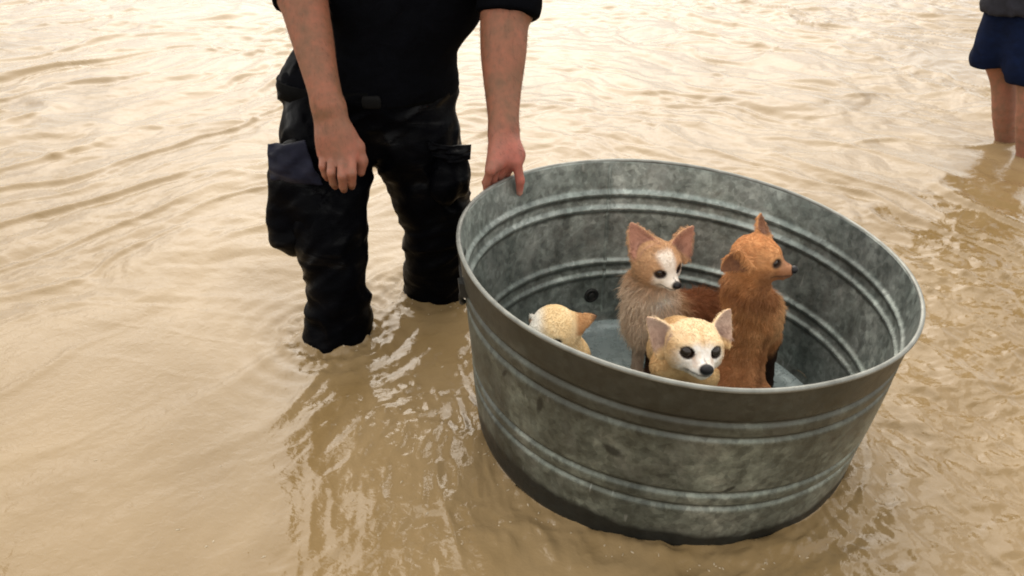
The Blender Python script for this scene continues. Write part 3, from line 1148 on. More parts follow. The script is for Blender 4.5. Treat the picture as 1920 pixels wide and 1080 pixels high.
    # flaps: thin sheets lying over the pocket mouths
    def flap(name, c, w, d, thick, mat, seed):
        nu, nv = 26, 18
        V, F = [], []
        for side in (0, 1):
            for i in range(nv):
                for j in range(nu):
                    a_, b_ = j / (nu - 1), i / (nv - 1)
                    p = (1 - b_) * ((1 - a_) * c[0] + a_ * c[1]) + b_ * ((1 - a_) * c[3] + a_ * c[2])
                    bulge = math.sin(math.pi * a_) * w + d * math.sin(math.pi * b_)
                    rip = 0.010 * float(vnoise(np.array([[a_ * 4 + b_ * 2, b_ * 5, 0.3]]), seed)[0])
                    V.append(p + np.array([0, -bulge - rip - (thick if side == 0 else 0), 0]))
        for side in (0, 1):
            for i in range(nv - 1):
                for j in range(nu - 1):
                    k = side * nu * nv + i * nu + j
                    q = [k, k + nu, k + nu + 1, k + 1]
                    F.append(q if side == 0 else q[::-1])
        m_ = nu * nv
        bd = [j for j in range(nu)] + [i * nu + nu - 1 for i in range(1, nv)] + [(nv - 1) * nu + j for j in range(nu - 2, -1, -1)] + [i * nu for i in range(nv - 2, 0, -1)]
        for x_, y_ in zip(bd, bd[1:] + bd[:1]):
            F.append([x_, y_, y_ + m_, x_ + m_])
        return mesh_obj(name, V, F, mat, trousers)
    fl = flap('pocket_flap', [Pm(504, 268, 2.0), Pm(572, 262, 1.955), Pm(606, 345, 1.905), Pm(508, 335, 1.955)], 0.018, 0.012, 0.004, M_POCKET, 3)
    fl['label'] = 'bluish grey soaked pocket flap'
    flap('pocket_flap', [Pm(800, 262, 2.03), Pm(884, 270, 2.06), Pm(882, 300, 2.04), Pm(812, 296, 2.02)], 0.022, 0.006, 0.004, M_TROUS, 4)
    # belt and buckle
    n = 72
    V, F = [], []
    for i in range(n):
        a_ = 2 * math.pi * i / n
        for dz, dr in ((-0.02, 0.0), (-0.02, 0.006), (0.02, 0.006), (0.02, 0.0)):
            V.append(hip + np.array([(rh * 0.985 + dr) * math.cos(a_), (rh * 0.72 + 0.004 + dr) * math.sin(a_), 0.012 + dz]))
    for i in range(n):
        for q in range(4):
            F.append([i * 4 + q, i * 4 + (q + 1) % 4, ((i + 1) % n) * 4 + (q + 1) % 4, ((i + 1) % n) * 4 + q])
    belt = mesh_obj('belt', V, F, M_BELT, trousers)
    bc = hip + np.array([0.035, -rh * 0.72 - 0.016, 0.012])
    V, F = mesh_field([rc(bc + (-0.016, 0, sz * 0.011), bc + (0.016, 0, sz * 0.011), 0.005, None, 0.01) for sz in (-1, -0.3, 0.3, 1)], 0.003)
    mesh_obj('buckle', V, F, M_BUCKLE, trousers)
    # untucked shirt
    c0, r0 = PWm(757, 0, 2.17, 300)
    c1, r1 = PWm(735, 105, 2.175, 262)
    def sleeve(sh_, pts, c, n, r):
        return chain([(sh_, 0.088)] + [(p, q + 0.015) for p, q in pts]) + [cut(c, n, r)]
    sh = sleeve(shA, A[:2], Pm(568, 4, 2.01), A[1][0] - A[0][0], 0.12) + sleeve(shB, Bm[:3], P(951, 30, 2.09), Bm[1][0] - Bm[0][0], 0.16)
    sh += [el(c0, (r0, 0.145, 0.14), None, 0.04), el(chest + (0, 0, 0.02), (0.195, 0.140, 0.20), None, 0.05),
           rc(c0 + (0, 0, 0.02), c1, 0.155, 0.155, 0.04),
           el(Pm(690, 150, 2.175), (0.222, 0.162, 0.105), None, 0.05),
           rc(shA, shB, 0.085, 0.085, 0.05), rc(chest + (0, 0, 0.13), chest + (0, -0.01, 0.19), 0.115, 0.09, 0.05)]
    V, F = mesh_field(sh, 0.0062, wrinkles(51, 0.0022, 12, 9, 0.005), 0.016)
    mesh_obj('shirt', V, F, M_SHIRT, man)
    return man


build_man()


def build_bystander():
    A = [PW(1870, 90, 3.63, 62), PW(1882, 150, 3.62, 45), PW(1884, 215, 3.61, 42), PW(1885, 285, 3.61, 35)]
    Bq = [PW(1928, 90, 3.49, 66), PW(1934, 160, 3.45, 50), PW(1930, 235, 3.43, 46), PW(1925, 312, 3.43, 38)]
    hip = (A[0][0] + Bq[0][0]) / 2 + np.array([0.02, 0.02, 0.20])
    chest = hip + (0.0, 0.0, 0.33)
    body = []
    for Lx in (A, Bq):
        ft = np.array([Lx[-1][0][0], Lx[-1][0][1], -0.33])
        body += [rc(hip, Lx[0][0], 0.07, Lx[0][1], 0.04)] + chain(Lx + [(ft, 0.034)], 0.02)
        body.append(rc(ft, ft + (-0.12, -0.06, -0.02), 0.034, 0.025, 0.02))
    hc = chest + np.array([-0.02, -0.01, 0.37])
    body += [el(hip, (0.12, 0.09, 0.1), None, 0.05), rc(hip, chest, 0.10, 0.11, 0.05), el(chest, (0.14, 0.09, 0.15), None, 0.05),
             rc(chest + (0, 0, 0.1), hc, 0.06, 0.05, 0.04)]
    hd, hair = head_prims(hc, (-0.8, -0.5, -0.1), 0.95)
    body += hd
    for s in (-1, 1):
        sh = chest + np.array([s * 0.165, 0.02, 0.14])
        e = sh + np.array([s * 0.05, 0.03, -0.27])
        w = e + np.array([-0.12 - s * 0.03, -0.15, 0.10])
        body += [rc(sh, e, 0.045, 0.036, 0.03), rc(e, w, 0.036, 0.024, 0.02), el(w + (0, -0.015, -0.04), (0.018, 0.035, 0.045), None, 0.02)]
        kn = [w + np.array([0, -0.045 + 0.019 * i, -0.075]) for i in range(4)]
        body += fingers(kn, [q + (-.002, -.004, -.03) for q in kn], [q + (-.006, -.004, -.05) for q in kn], [q + (-.012, 0, -.064) for q in kn], (.0085, .009, .009, .008), .004)
        body += fingers([w + (0, -.03, -.03)], [w + (-.005, -.058, -.06)], [w + (-.008, -.066, -.08)], [w + (-.01, -.066, -.095)], (.010,), .01)
    V, F = mesh_field(body, 0.0065)
    sk = np.tile([0.24, 0.118, 0.075], (len(V), 1))
    b = mesh_obj('person', V, F, M_SKIN, color=sk)
    tag(b, 'bare-legged person in navy shorts and grey shirt wading far behind the tub', 'person')
    V, F = mesh_field(hair, 0.008, wrinkles(5, 0.003, 30, 30, 0.003), 0.01)
    mesh_obj('hair', V, F, M_DARKHAIR, b)
    kA, kB = P(1857, 105, 3.62), P(1930, 128, 3.47)
    sh = [rc(hip + (0, 0, 0.02), kA, 0.125, 0.078, 0.03), rc(hip + (0.02, 0, 0.02), kB, 0.125, 0.092, 0.03), el(hip + (0, 0, 0.05), (0.145, 0.11, 0.09), None, 0.03),
          cut(kA - (0.0, 0, 0.035), (0.18, 0, -1), 0.14), cut(kB - (0.0, 0, 0.055), (0.05, 0, -1), 0.14)]
    V, F = mesh_field(sh, 0.007, wrinkles(61, 0.003, 3, 12, 0.003), 0.016)
    mesh_obj('shorts', V, F, M_NAVY, b)
    ts = [rc(hip - (0, 0, 0.02), chest, 0.158, 0.145, 0.05), el(chest, (0.17, 0.12, 0.19), None, 0.05)]
    for s in (-1, 1):
        q = chest + np.array([s * 0.165, 0.02, 0.14])
        ts.append(rc(q, q + np.array([s * 0.04, 0.02, -0.17]), 0.066, 0.06, 0.04))
    ts.append(cut(np.array([hip[0], hip[1], 0.485]), (0, 0, -1), 0.35))
    V, F = mesh_field(ts, 0.008, wrinkles(71, 0.005, 9, 9, 0.006), 0.016)
    mesh_obj('shirt', V, F, M_GREY, b)


build_bystander()


# ------------------------------------------------------------------ dogs
def dog_frame(fwd, roll=0.0, up=(0, 0, 1)):
    f = nz(fwd)
    l = nz(np.cross(up, f))
    u = np.cross(f, l)
    if roll:
        l, u = l * math.cos(roll) + u * math.sin(roll), u * math.cos(roll) - l * math.sin(roll)
    return np.stack([f, l, u], 1)


def dog_head(c, M, s, ears, ml=1.0, mr=1.0, sk=1.0, ez=1.0, skz=1.0):
    """skull, cheeks, muzzle, jaw, brows and eye sockets; ml and mr stretch and thicken the muzzle"""
    def q(x, y, z):
        return c + M @ (s * np.array([x, y, z]))
    mx = 0.028 + 0.032 * ml
    out = [el(q(-0.006, 0, 0.006), np.array([0.044 * sk, 0.043 * sk, 0.038 * sk * skz]) * s, M, 0.01),
           el(q(0.016, 0, 0.0), np.array([0.032, 0.038 * sk, 0.032 * sk]) * s, M, 0.012),
           rc(q(0.026, 0, -0.015), q(mx, 0, -0.0165), 0.0205 * s * mr, 0.0128 * s * mr, 0.012),
           rc(q(0.018, 0, -0.030), q(mx - 0.007, 0, -0.030), 0.015 * s, 0.0078 * s * mr, 0.007)]
    for sd in (-1, 1):
        out.append(el(q(0.004, sd * 0.026, -0.014), np.array([0.029, 0.020, 0.024]) * s, M, 0.014))
        out.append(el(q(mx - 0.013, sd * 0.0085 * mr, -0.0195), np.array([0.016, 0.0092 * mr, 0.0098 * mr]) * s, M, 0.006))
        out.append(el(q(0.0395, sd * 0.0235, 0.003), np.array([0.0095, 0.0115, 0.0108 / ez]) * s, M, 0.005, True))
        out.append(rc(q(0.0335, sd * 0.013, 0.0135 + 0.003 / ez), q(0.026, sd * 0.033, 0.0110 + 0.003 / ez), 0.0050 * s, 0.0042 * s, 0.006))
        out.append(rc(q(0.036, sd * 0.016, -0.0115 + 0.002 * ez), q(0.028, sd * 0.032, -0.0095 + 0.002 * ez), 0.0036 * s, 0.0032 * s, 0.006))
    for e in ears:
        out.append(ear(**e))
    return out


def mixv(c, col, w):
    return c * (1 - w[:, None]) + np.asarray(col)[None] * w[:, None]


def build_dog(label, c, M, s, ears, body, coat, flen, nfur, seed, eye_r=0.0105, ml=1.0, mr=1.0, sk=1.0, nose=1.0, fringe=0.004, lift=0.45, rim_r=0.0160, ez=1.0, skz=1.0, eye_open=0.0118):
    prims = dog_head(c, M, s, ears, ml, mr, sk, ez, skz) + body
    nx = 0.028 + 0.032 * ml + 0.0115 * mr
    V, F = mesh_field(prims, 0.0028)
    V = smooth_mesh(V, F, 1, 0.35)

    def loc(p):
        return (p - c) @ M / s
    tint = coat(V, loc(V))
    # dark rims of the eyes, dark lips, bare pink inside of the ears
    h = loc(V)
    for sd in (-1, 1):
        de = np.linalg.norm((h - np.array([0.036, sd * 0.0232, 0.0032])) * np.array([1, 1, ez]), axis=1)
        tint = mixv(tint, (0.035, 0.02, 0.015), sstep(rim_r, 0.0115, de))
    lip = np.exp(-((h[:, 2] + 0.0235 + 0.16 * np.maximum(nx - 0.012 - h[:, 0], 0)) / 0.0020) ** 2) * sstep(0.026, 0.038, h[:, 0]) * (np.abs(h[:, 1]) < 0.03)
    phil = np.exp(-(h[:, 1] / 0.0014) ** 2) * sstep(-0.026, -0.023, h[:, 2]) * sstep(nx - 0.02, nx - 0.012, h[:, 0]) * (np.linalg.norm(h, axis=1) < 0.11)
    lip = np.maximum(lip, phil)
    tint = mixv(tint, (0.05, 0.03, 0.028), np.clip(lip, 0, 1) * 0.85)
    dn = np.linalg.norm((h - np.array([nx, 0, -0.012])) / np.array([1, 1.2, 1]), axis=1)
    tint = mixv(tint, (0.05, 0.035, 0.03), sstep(0.013, 0.008, dn))
    inner = np.zeros(len(V))
    onear = np.zeros(len(V))
    VN = vnormals(V, F)
    for e in ears:
        fr = ear(**e)['frame']
        q = V - fr[0]
        t = q @ fr[1] / fr[4]
        near = (t > 0.05) & (t < 1.05) & (np.abs(q @ fr[3]) < e['w'] * 1.15) & (np.abs(q @ fr[2]) < 0.03)
        onear = np.maximum(onear, near * 1.0)
        w = near * sstep(0.15, 0.6, VN @ fr[2]) * sstep(1.0, 0.8, np.abs(q @ fr[3]) / (e['w'] * (1 - np.clip(t, 0, 1) ** 1.35) * 1.05 + 0.004)) * sstep(0.02, 0.2, t)
        tint = mixv(tint, e_inner[seed], w * 0.8)
        tint = mixv(tint, (0.20, 0.11, 0.085), w * sstep(0.55, 0.1, t) * sstep(0.7, 0.2, np.abs(q @ fr[3]) / e['w']) * 0.6)  # shade deep in the ear's hollow, put into the colour
        inner = np.maximum(inner, w)
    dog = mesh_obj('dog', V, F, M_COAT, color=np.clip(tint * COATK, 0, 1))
    tag(dog, label, 'dog', 'dogs riding in the tub')
    for sd in (-1, 1):
        ball('eye', c + M @ (s * np.array([0.0305, sd * 0.0224, 0.0032])), eye_r * s, M_EYE, dog, 20)
    ball('nose', c + M @ (s * np.array([nx, 0, -0.0115])), np.array([0.0066, 0.0090, 0.0070]) * s * nose, M_NOSE, dog, 16, M)

    def length(p):
        hh = loc(p)
        L = flen(p, hh)
        rr = np.linalg.norm(hh - np.array([0.0, 0, 0.0]), axis=1)
        onhead = sstep(0.075, 0.052, rr)
        L = L * (1 - onhead) + np.minimum(L, 0.0075) * onhead
        face = sstep(0.0, 0.035, hh[:, 0]) * (rr < 0.09)
        L = L * (1 - face) + 0.0050 * face
        L = np.where((hh[:, 0] > 0.043) & (rr < 0.11) & (hh[:, 2] > -0.040), 0.0026, L)
        for sd in (-1, 1):
            de = np.linalg.norm((hh - np.array([0.036, sd * 0.0232, 0.0032])) * np.array([1, 1, ez]), axis=1)
            L = np.where(de < eye_open, 0, np.where(de < 0.018, np.minimum(L, 0.003), L))
        L = np.where(np.linalg.norm(hh - np.array([nx, 0, -0.0115]), axis=1) < 0.0108 * nose, 0, L)
        for e in ears:
            fr = ear(**e)['frame']
            q = p - fr[0]
            t = q @ fr[1] / fr[4]
            on = (t > 0.12) & (t < 1.1) & (np.abs(q @ fr[3]) < e['w'] * 1.2) & (np.abs(q @ fr[2]) < 0.03)
            edge = sstep(0.6, 0.95, np.abs(q @ fr[3]) / (e['w'] * (1 - np.clip(t, 0, 1) ** 1.35) * 1.05 + 0.004))
            L = np.where(on, np.minimum(L, 0.0035 + fringe * edge), L)
        return L
    hipv = np.asarray(body[0]['lo'] + body[0]['hi']) / 2

    def flow(p):
        hh = loc(p)
        nearhead = np.exp(-np.maximum(np.linalg.norm(hh, axis=1) - 0.05, 0) / 0.03)[:, None]
        back = -M[:, 0][None] * 1.0 + np.array([0, 0, -0.25])
        down = nz_rows(hipv[None] - p + 1e-6) * 0.3 + np.array([0, 0, -0.9])
        return back * nearhead + down * (1 - nearhead)
    fur(dog, V, F, np.clip(tint, 0, 1), flow, length, nfur, seed, lift=lift)
    return dog


e_inner = {1: (0.42, 0.20, 0.15), 2: (0.17, 0.075, 0.05), 3: (0.42, 0.28, 0.24), 4: (0.5, 0.26, 0.13)}


def legs(top, mid, foot, r0, r1, fwd):
    """upper leg, lower leg and a paw that rests on the tub floor"""
    top, mid, foot = (np.asarray(x, float) for x in (top, mid, foot))
    return [rc(top, mid, r0, r1 * 1.15, 0.02), rc(mid, foot, r1 * 1.1, r1, 0.012),
            el(foot + nz(fwd) * 0.010, (r1 * 1.15 + 0.004, r1 * 1.15 + 0.004, 0.010), None, 0.008)]


_uf, _vf, _nf = tub_axes(TB1)


def floor_z(x, y):
    """height of the tub's floor under (x, y)"""
    c = tub_pt(0, 0, TH - 0.014)
    return c[2] - (_nf[0] * (x - c[0]) + _nf[1] * (y - c[1])) / _nf[2]


def onfloor(px, py, Y, lift=0.010):
    p = P(px, py, Y)
    return np.array([p[0], p[1], floor_z(p[0], p[1]) + lift])


def dog_a():
    c = P(1236, 493, 1.745)
    M = dog_frame((0.46, -0.86, -0.20), R(3))
    s = 1.0
    f, l, u = M.T
    ears = [dict(base=P(1213, 478, 1.765), tip=P(1184, 418, 1.775), face=(0.15, -0.9, 0.1), w=0.037, cup=11.0),
            dict(base=P(1267, 474, 1.775), tip=P(1304, 425, 1.795), face=(0.35, -0.9, 0.1), w=0.034, cup=11.0)]
    chest, hip = P(1220, 588, 1.80), P(1318, 590, 1.93)
    hip[2] = floor_z(hip[0], hip[1]) + 0.075
    fl1, fl2 = onfloor(1195, 680, 1.795), onfloor(1220, 686, 1.80)
    b = [el(hip, (0.062, 0.065, 0.064), None, 0.04), rc(chest, hip, 0.046, 0.056, 0.03), el(chest, (0.043, 0.050, 0.055), None, 0.03),
         rc(P(1217, 550, 1.79), c - 0.022 * f - 0.01 * u, 0.042, 0.038, 0.03), rc(chest, P(1217, 550, 1.79), 0.045, 0.042, 0.03)]
    b += legs(P(1200, 620, 1.79), P(1198, 648, 1.80), fl1, 0.024, 0.0115, f) + legs(P(1224, 622, 1.80), P(1223, 652, 1.81), fl2, 0.024, 0.0115, f)
    hf = np.array([hip[0] + 0.0, hip[1] - 0.085, floor_z(hip[0], hip[1] - 0.085) + 0.012])
    b += [el(hip + (0.0, -0.045, -0.025), (0.045, 0.03, 0.04), None, 0.02), rc(hf + (0, 0.05, 0), hf, 0.014, 0.012, 0.015)]
    b += [rc(hip + (0.05, 0.02, -0.03), hip + (0.085, 0.02, -0.045), 0.016, 0.010, 0.015)]

    def coat(p, h):
        t = np.tile([0.56, 0.33, 0.175], (len(p), 1))
        rb = sstep(0.03, 0.10, (p - chest) @ nz(hip - chest))
        t = mixv(t, (0.30, 0.105, 0.04), rb)
        n = vnoise(p * 30, 5)
        bib = sstep(0.03, -0.02, (p - chest) @ nz(hip - chest)) * sstep(c[2] - 0.03, c[2] - 0.085, p[:, 2]) * sstep(-0.05, 0.02, -(p[:, 1] - chest[1]))
        t = mixv(t, (0.90, 0.72, 0.55), bib * (0.85 + 0.15 * n))
        leg = sstep(chest[2] - 0.05, chest[2] - 0.08, p[:, 2]) * (p[:, 0] < chest[0] + 0.06)
        t = mixv(t, (0.62, 0.48, 0.37), leg * (p[:, 0] < fl1[0] + 0.014))
        t = mixv(t, (0.10, 0.05, 0.03), leg * (p[:, 0] >= fl1[0] + 0.014))
        muz = sstep(0.026, 0.040, h[:, 0] + 0.15 * np.maximum(-h[:, 2] - 0.005, 0)) * sstep(0.012, 0.0, h[:, 2]) * (np.linalg.norm(h, axis=1) < 0.1)
        bl = sstep(0.020, 0.004, np.abs(h[:, 1] + 0.004) - 0.008 * sstep(0.0, 0.04, h[:, 2])) * sstep(0.0, 0.02, h[:, 0]) * (h[:, 2] > -0.03) * (np.linalg.norm(h, axis=1) < 0.1)
        t = mixv(t, (0.90, 0.82, 0.72), np.clip(muz + bl * 0.9, 0, 1))
        return t

    def flen(p, h):
        ch = sstep(c[2] - 0.01, c[2] - 0.06, p[:, 2])
        lo = sstep(chest[2] - 0.055, chest[2] - 0.08, p[:, 2])
        return (0.011 + 0.021 * ch) * (1 - 0.75 * lo)
    build_dog('tan and white long-haired small dog with pricked ears, behind the cream dog', c, M, s, ears, b, coat, flen, 42000, 1, 0.0094, ez=1.25, rim_r=0.0175, skz=0.95, nose=1.15, fringe=0.012, lift=0.6)


def dog_b():
    c = P(1424, 483, 1.665)
    M = dog_frame((0.93, -0.34, -0.06), R(-4))
    s = 0.97
    f, l, u = M.T
    ears = [dict(base=P(1394, 484, 1.612), tip=P(1352, 512, 1.618), face=(0.05, -0.95, -0.05), w=0.030, cup=9.0),
            dict(base=P(1432, 446, 1.70), tip=P(1433, 399, 1.715), face=(0.7, -0.65, 0.1), w=0.024, cup=9.0)]
    neck, sho, rump = P(1402, 545, 1.68), P(1408, 600, 1.70), P(1390, 690, 1.67)
    rump[2] = floor_z(rump[0], rump[1]) + 0.072
    b = [el(rump, (0.052, 0.060, 0.062), None, 0.04), rc(rump, sho, 0.040, 0.044, 0.03), el(sho, (0.046, 0.048, 0.052), None, 0.02), el(sho + (0.026, 0.0, -0.008), (0.026, 0.034, 0.046), None, 0.012),
         rc(sho, neck, 0.046, 0.040, 0.03), rc(neck, c - 0.018 * f, 0.040, 0.034, 0.03), el(P(1430, 592, 1.715), (0.034, 0.04, 0.05), None, 0.03)]
    f1, f2 = onfloor(1438, 716, 1.735), onfloor(1422, 716, 1.775)
    b += legs(P(1440, 632, 1.725), P(1441, 665, 1.735), f1, 0.026, 0.0125, f) + legs(P(1425, 640, 1.77), P(1423, 670, 1.775), f2, 0.026, 0.0125, f)
    hf = np.array([rump[0] + 0.05, rump[1] - 0.055, 0])
    hf[2] = floor_z(hf[0], hf[1]) + 0.012
    b += [el(rump + (0.030, -0.03, -0.020), (0.040, 0.034, 0.048), None, 0.012), el(rump + (-0.036, -0.012, -0.018), (0.030, 0.040, 0.048), None, 0.012), rc(hf - (0.04, 0, 0), hf + (0.01, 0, 0), 0.014, 0.012, 0.015)]
    b += [rc(rump + (-0.05, -0.02, -0.045), rump + (-0.09, -0.05, -0.055), 0.016, 0.010, 0.015)]

    def coat(p, h):
        t = np.tile([0.62, 0.315, 0.135], (len(p), 1))
        n = fbm(p * 22, 3, 15)
        t = mixv(t, (0.47, 0.20, 0.07), sstep(-0.1, 0.5, n) * 0.7)
        col = np.exp(-((p[:, 2] - neck[2] + 0.0 + 0.25 * (p[:, 0] - neck[0])) / 0.020) ** 2)
        t = mixv(t, (0.20, 0.062, 0.018), col * 0.75)
        t = mixv(t, (0.54, 0.235, 0.115), sstep(sho[2], rump[2], p[:, 2]) * 0.5)
        ruff = sstep(P(1432, 600, 1.70)[0], P(1452, 600, 1.70)[0], p[:, 0]) * sstep(sho[2] - 0.06, sho[2] - 0.02, p[:, 2]) * sstep(neck[2] + 0.01, neck[2] - 0.02, p[:, 2])
        t = mixv(t, (0.66, 0.38, 0.18), ruff * 0.8)
        crease = np.exp(-((p[:, 0] - P(1428, 640, 1.68)[0] - 0.10 * (p[:, 2] - sho[2])) / 0.007) ** 2) * sstep(sho[2] + 0.03, sho[2] - 0.02, p[:, 2])
        t = mixv(t, (0.27, 0.11, 0.045), crease * 0.6)  # shading painted into the fold between body and chest
        spine = np.exp(-((p[:, 0] - P(1392, 640, 1.66)[0]) / 0.016) ** 2) * sstep(neck[2], sho[2], p[:, 2])
        t = mixv(t, (0.40, 0.165, 0.06), spine * 0.5)
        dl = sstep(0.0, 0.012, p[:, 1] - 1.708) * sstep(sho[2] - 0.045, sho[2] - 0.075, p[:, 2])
        t = mixv(t, (0.035, 0.018, 0.012), dl)  # shadow on the forelegs, put into the coat colour
        top = sstep(0.01, 0.04, h[:, 2]) * (np.linalg.norm(h, axis=1) < 0.09)
        t = mixv(t, (0.66, 0.32, 0.13), top * 0.8)
        mz = sstep(0.038, 0.052, h[:, 0]) * (np.linalg.norm(h, axis=1) < 0.1) * (h[:, 2] > -0.035)
        t = mixv(t, (0.33, 0.165, 0.095), mz * 0.8)
        ch = sstep(-0.004, -0.016, h[:, 2]) * sstep(0.0, 0.02, h[:, 0]) * (np.linalg.norm(h, axis=1) < 0.08)
        t = mixv(t, (0.25, 0.10, 0.04), ch * 0.6)
        return t

    def flen(p, h):
        nk = np.exp(-((p[:, 2] - neck[2]) / 0.05) ** 2)
        return 0.013 + 0.014 * nk - 0.005 * sstep(sho[2] - 0.06, sho[2] - 0.1, p[:, 2])
    build_dog('reddish brown small dog with its back turned and head in profile', c, M, s, ears, b, coat, flen, 44000, 2, 0.0098, ez=1.35, rim_r=0.0195, ml=1.05, mr=1.18, skz=1.0, nose=1.3, fringe=0.006, lift=0.55)


def dog_c():
    c = P(1302, 646, 1.345)
    M = dog_frame((0.11, -0.985, 0.10), R(-3))
    s = 1.08
    f, l, u = M.T
    ears = [dict(base=P(1258, 647, 1.365), tip=P(1211, 596, 1.385), face=(-0.25, -0.9, 0.05), w=0.031, cup=15.0),
            dict(base=P(1344, 636, 1.37), tip=P(1374, 580, 1.39), face=(0.3, -0.9, 0.05), w=0.028, cup=15.0)]
    sho, rump = P(1280, 664, 1.475), P(1272, 642, 1.60)
    b = [el(rump, (0.048, 0.052, 0.050), None, 0.03), rc(sho, rump, 0.047, 0.046, 0.03), el(sho, (0.048, 0.046, 0.054), None, 0.03),
         rc(sho + (0, 0, 0.008), c - 0.018 * f - 0.012 * u, 0.038, 0.031, 0.03)]
    b += legs(P(1246, 690, 1.44), P(1244, 730, 1.44), onfloor(1248, 760, 1.43), 0.028, 0.013, f)
    b += legs(P(1320, 705, 1.42), P(1322, 740, 1.425), onfloor(1318, 765, 1.43), 0.028, 0.013, f)
    for dx in (-0.03, 0.03):
        ft = rump + np.array([dx, 0.03, 0])
        ft[2] = floor_z(ft[0], ft[1]) + 0.010
        b += legs(rump + (dx, 0, -0.02), (rump + ft) / 2 + (0, 0.035, 0), ft, 0.034, 0.013, f)
    b += [rc(rump + (0, 0.045, -0.01), rump + (0.02, 0.075, -0.05), 0.013, 0.009, 0.015), rc(rump + (0.02, 0.075, -0.05), rump + (0.03, 0.08, -0.10), 0.009, 0.006, 0.01)]

    def coat(p, h):
        t = np.tile([0.68, 0.44, 0.21], (len(p), 1))
        n = fbm(p * 25, 3, 25)
        t = mixv(t, (0.80, 0.58, 0.31), sstep(-0.2, 0.5, n) * 0.6)
        r = np.linalg.norm(h, axis=1)
        top = sstep(0.0, 0.03, h[:, 2]) * (r < 0.085)
        t = mixv(t, (0.88, 0.70, 0.46), top * 0.8)  # cream crown, made paler still with painted light from above
        w = sstep(0.012, 0.040, h[:, 0] - 0.30 * np.maximum(h[:, 2] - 0.002, 0)) * sstep(0.028, 0.008, h[:, 2] + 0.5 * np.maximum(np.abs(h[:, 1]) - 0.012, 0)) * (r < 0.1)
        t = mixv(t, (0.92, 0.87, 0.81), np.clip(w * (1 + 0.45 * vnoise(p * 210, 77)), 0, 1) * 0.95)
        st = np.exp(-(h[:, 1] / 0.005) ** 2) * sstep(0.012, 0.022, h[:, 2]) * sstep(0.0, 0.02, h[:, 0]) * (r < 0.085)
        t = mixv(t, (0.58, 0.36, 0.16), st * 0.5)
        tm = np.exp(-((np.abs(h[:, 1]) - 0.040) / 0.008) ** 2) * sstep(0.02, -0.01, h[:, 2]) * (r < 0.085)
        t = mixv(t, (0.55, 0.37, 0.20), tm * 0.6)
        tear = np.exp(-((np.abs(h[:, 1]) - 0.0145) / 0.004) ** 2) * sstep(-0.018, -0.006, h[:, 2]) * sstep(0.008, 0.0, h[:, 2]) * (h[:, 0] > 0.03) * (r < 0.1)
        t = mixv(t, (0.50, 0.33, 0.24), tear * 0.55)
        ch = sstep(-0.025, -0.04, h[:, 2]) * sstep(0.0, 0.03, h[:, 0]) * (r < 0.12)
        t = mixv(t, (0.86, 0.76, 0.62), ch)
        return t

    def flen(p, h):
        return 0.0062 + 0 * p[:, 0]
    build_dog('cream small dog facing forward, white muzzle, big dark eyes, ears spread wide', c, M, s, ears, b, coat, flen, 42000, 3, 0.0106, eye_open=0.0102, ez=1.12, skz=0.82, ml=0.92, mr=1.10, nose=1.28, fringe=0.003, rim_r=0.0136)


def dog_d():
    c = P(1034, 619, 1.56)
    M = dog_frame((-0.40, -0.88, -0.12), R(-6))
    s = 0.95
    f, l, u = M.T
    ears = [dict(base=P(1066, 614, 1.575), tip=P(1117, 594, 1.60), face=(0.1, 0.6, -0.6), w=0.023, cup=10.0),
            dict(base=P(1006, 600, 1.60), tip=P(990, 628, 1.585), face=(-0.8, -0.5, 0.2), w=0.021, cup=10.0)]
    sho, rump = P(1062, 672, 1.60), P(1085, 745, 1.60)
    rump[2] = floor_z(rump[0], rump[1]) + 0.062
    sho[2] = max(sho[2], 0.09)
    b = [el(rump, (0.06, 0.058, 0.058), None, 0.03), rc(sho, rump, 0.050, 0.052, 0.03), rc(sho, c - 0.02 * f, 0.040, 0.038, 0.025)]
    b += legs(sho + (-0.035, -0.02, -0.02), sho + (-0.04, -0.03, -0.05), np.array([sho[0] - 0.04, sho[1] - 0.05, floor_z(sho[0] - 0.04, sho[1] - 0.05) + 0.010]), 0.026, 0.012, (-0.4, -0.8, 0))
    b += legs(sho + (0.03, -0.03, -0.02), sho + (0.03, -0.035, -0.05), np.array([sho[0] + 0.03, sho[1] - 0.055, floor_z(sho[0] + 0.03, sho[1] - 0.055) + 0.010]), 0.026, 0.012, (-0.4, -0.8, 0))

    def coat(p, h):
        t = np.tile([0.84, 0.64, 0.36], (len(p), 1))
        n = fbm(p * 25, 3, 35)
        t = mixv(t, (0.90, 0.74, 0.48), sstep(-0.2, 0.4, n) * 0.5)
        wl2 = sstep(c[0] - 0.005, c[0] - 0.035, p[:, 0])
        t = mixv(t, (0.92, 0.88, 0.80), wl2)
        e = sstep(c[0] + 0.045, c[0] + 0.058, p[:, 0]) * (p[:, 2] > c[2] - 0.012)
        t = mixv(t, (0.50, 0.27, 0.12), e)
        t = mixv(t, (0.16, 0.08, 0.04), sstep(c[0] + 0.078, c[0] + 0.095, p[:, 0]))
        return t

    def flen(p, h):
        return 0.0046 + 0 * p[:, 0]
    build_dog('cream small dog with orange ear, head lowered behind the tub rim', c, M, s, ears, b, coat, flen, 30000, 4, 0.0098, ez=1.5, skz=0.80)


dog_a()
dog_b()
dog_c()
dog_d()


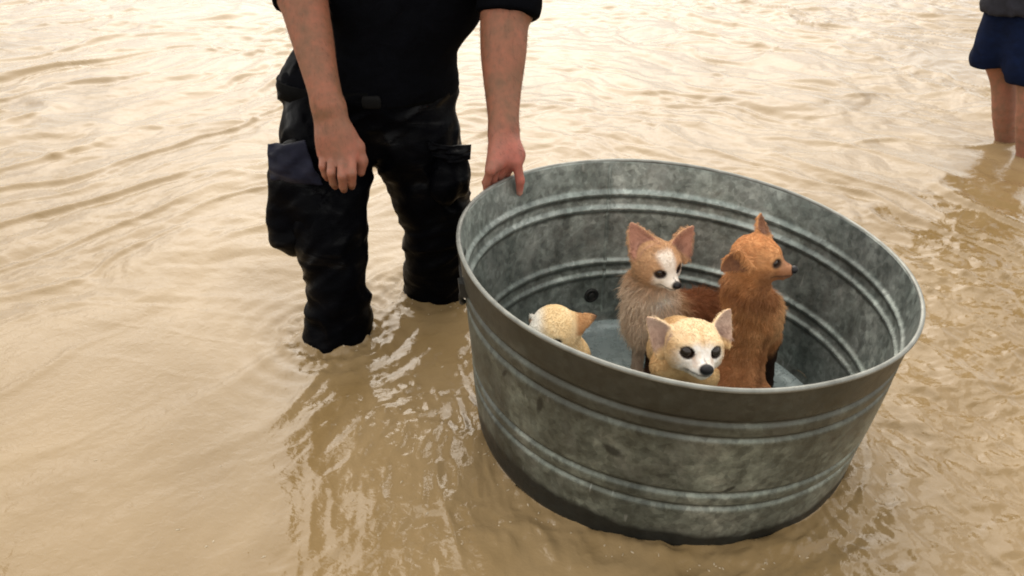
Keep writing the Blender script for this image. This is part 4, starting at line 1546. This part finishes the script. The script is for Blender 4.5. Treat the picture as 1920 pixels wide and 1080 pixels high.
# ------------------------------------------------------------------ foam flecks and bubbles drifting on the water
def build_foam():
    r = np.random.default_rng(19)
    c = []
    for k in range(60):                                     # drifting below the wader
        c.append((r.normal(-0.12, 0.28), 1.45 + r.normal(0, 0.26), 1))
    for k in range(60):                                      # washing along the near side of the tub
        a = r.uniform(math.pi * 0.85, math.pi * 1.9)
        d = 0.43 + abs(r.normal(0, 0.02))
        c.append((TC[0] + 0.022 + d * math.cos(a), TC[1] + d * math.sin(a), 1))
    for lx, ly in (LEG_A, LEG_B):
        for k in range(40):
            a, d = r.uniform(0, 2 * math.pi), 0.085 + abs(r.normal(0, 0.022))
            c.append((lx + d * math.cos(a), ly + d * math.sin(a), 1.1))
    for k in range(40):
        c.append((r.uniform(0.75, 2.2), r.uniform(1.2, 3.2), 1.1))
    c = np.array(c)
    th = np.arctan2(c[:, 1] - TC[1], c[:, 0] - TC[0])
    ok = np.hypot(c[:, 0] - TC[0] - 0.015, c[:, 1] - TC[1]) > 0.418
    c = c[ok]
    z = water_height(c[:, 0], c[:, 1]) + WZ
    V, F = [], []
    for (x, y, sc), zz in zip(c, z):
        n, b0 = 9, len(V)
        w, l, rot = sc * r.uniform(0.0008, 0.0020), sc * r.uniform(0.001, 0.0042), r.uniform(0, math.pi)
        rad = 1 + 0.35 * r.normal(size=n)
        for ring_, hz in ((1.0, -0.001), (0.75, 0.0009), (0.0, 0.0014)):
            for i in range(n if ring_ else 1):
                a = 2 * math.pi * i / n
                u_, v_ = l * math.cos(a) * rad[i] * ring_, w * math.sin(a) * rad[i] * ring_
                V.append((x + u_ * math.cos(rot) - v_ * math.sin(rot), y + u_ * math.sin(rot) + v_ * math.cos(rot), zz + hz))
        for i in range(n):
            j = (i + 1) % n
            F.append([b0 + i, b0 + j, b0 + n + j, b0 + n + i])
            F.append([b0 + n + i, b0 + n + j, b0 + 2 * n])
    m = make_simple('foam', (0.42, 0.34, 0.23), 0.4, 0, 200, 0.2, 0.1)
    tag(mesh_obj('foam', V, F, m), 'small pale foam flecks drifting on the muddy water', kind='stuff')


build_foam()
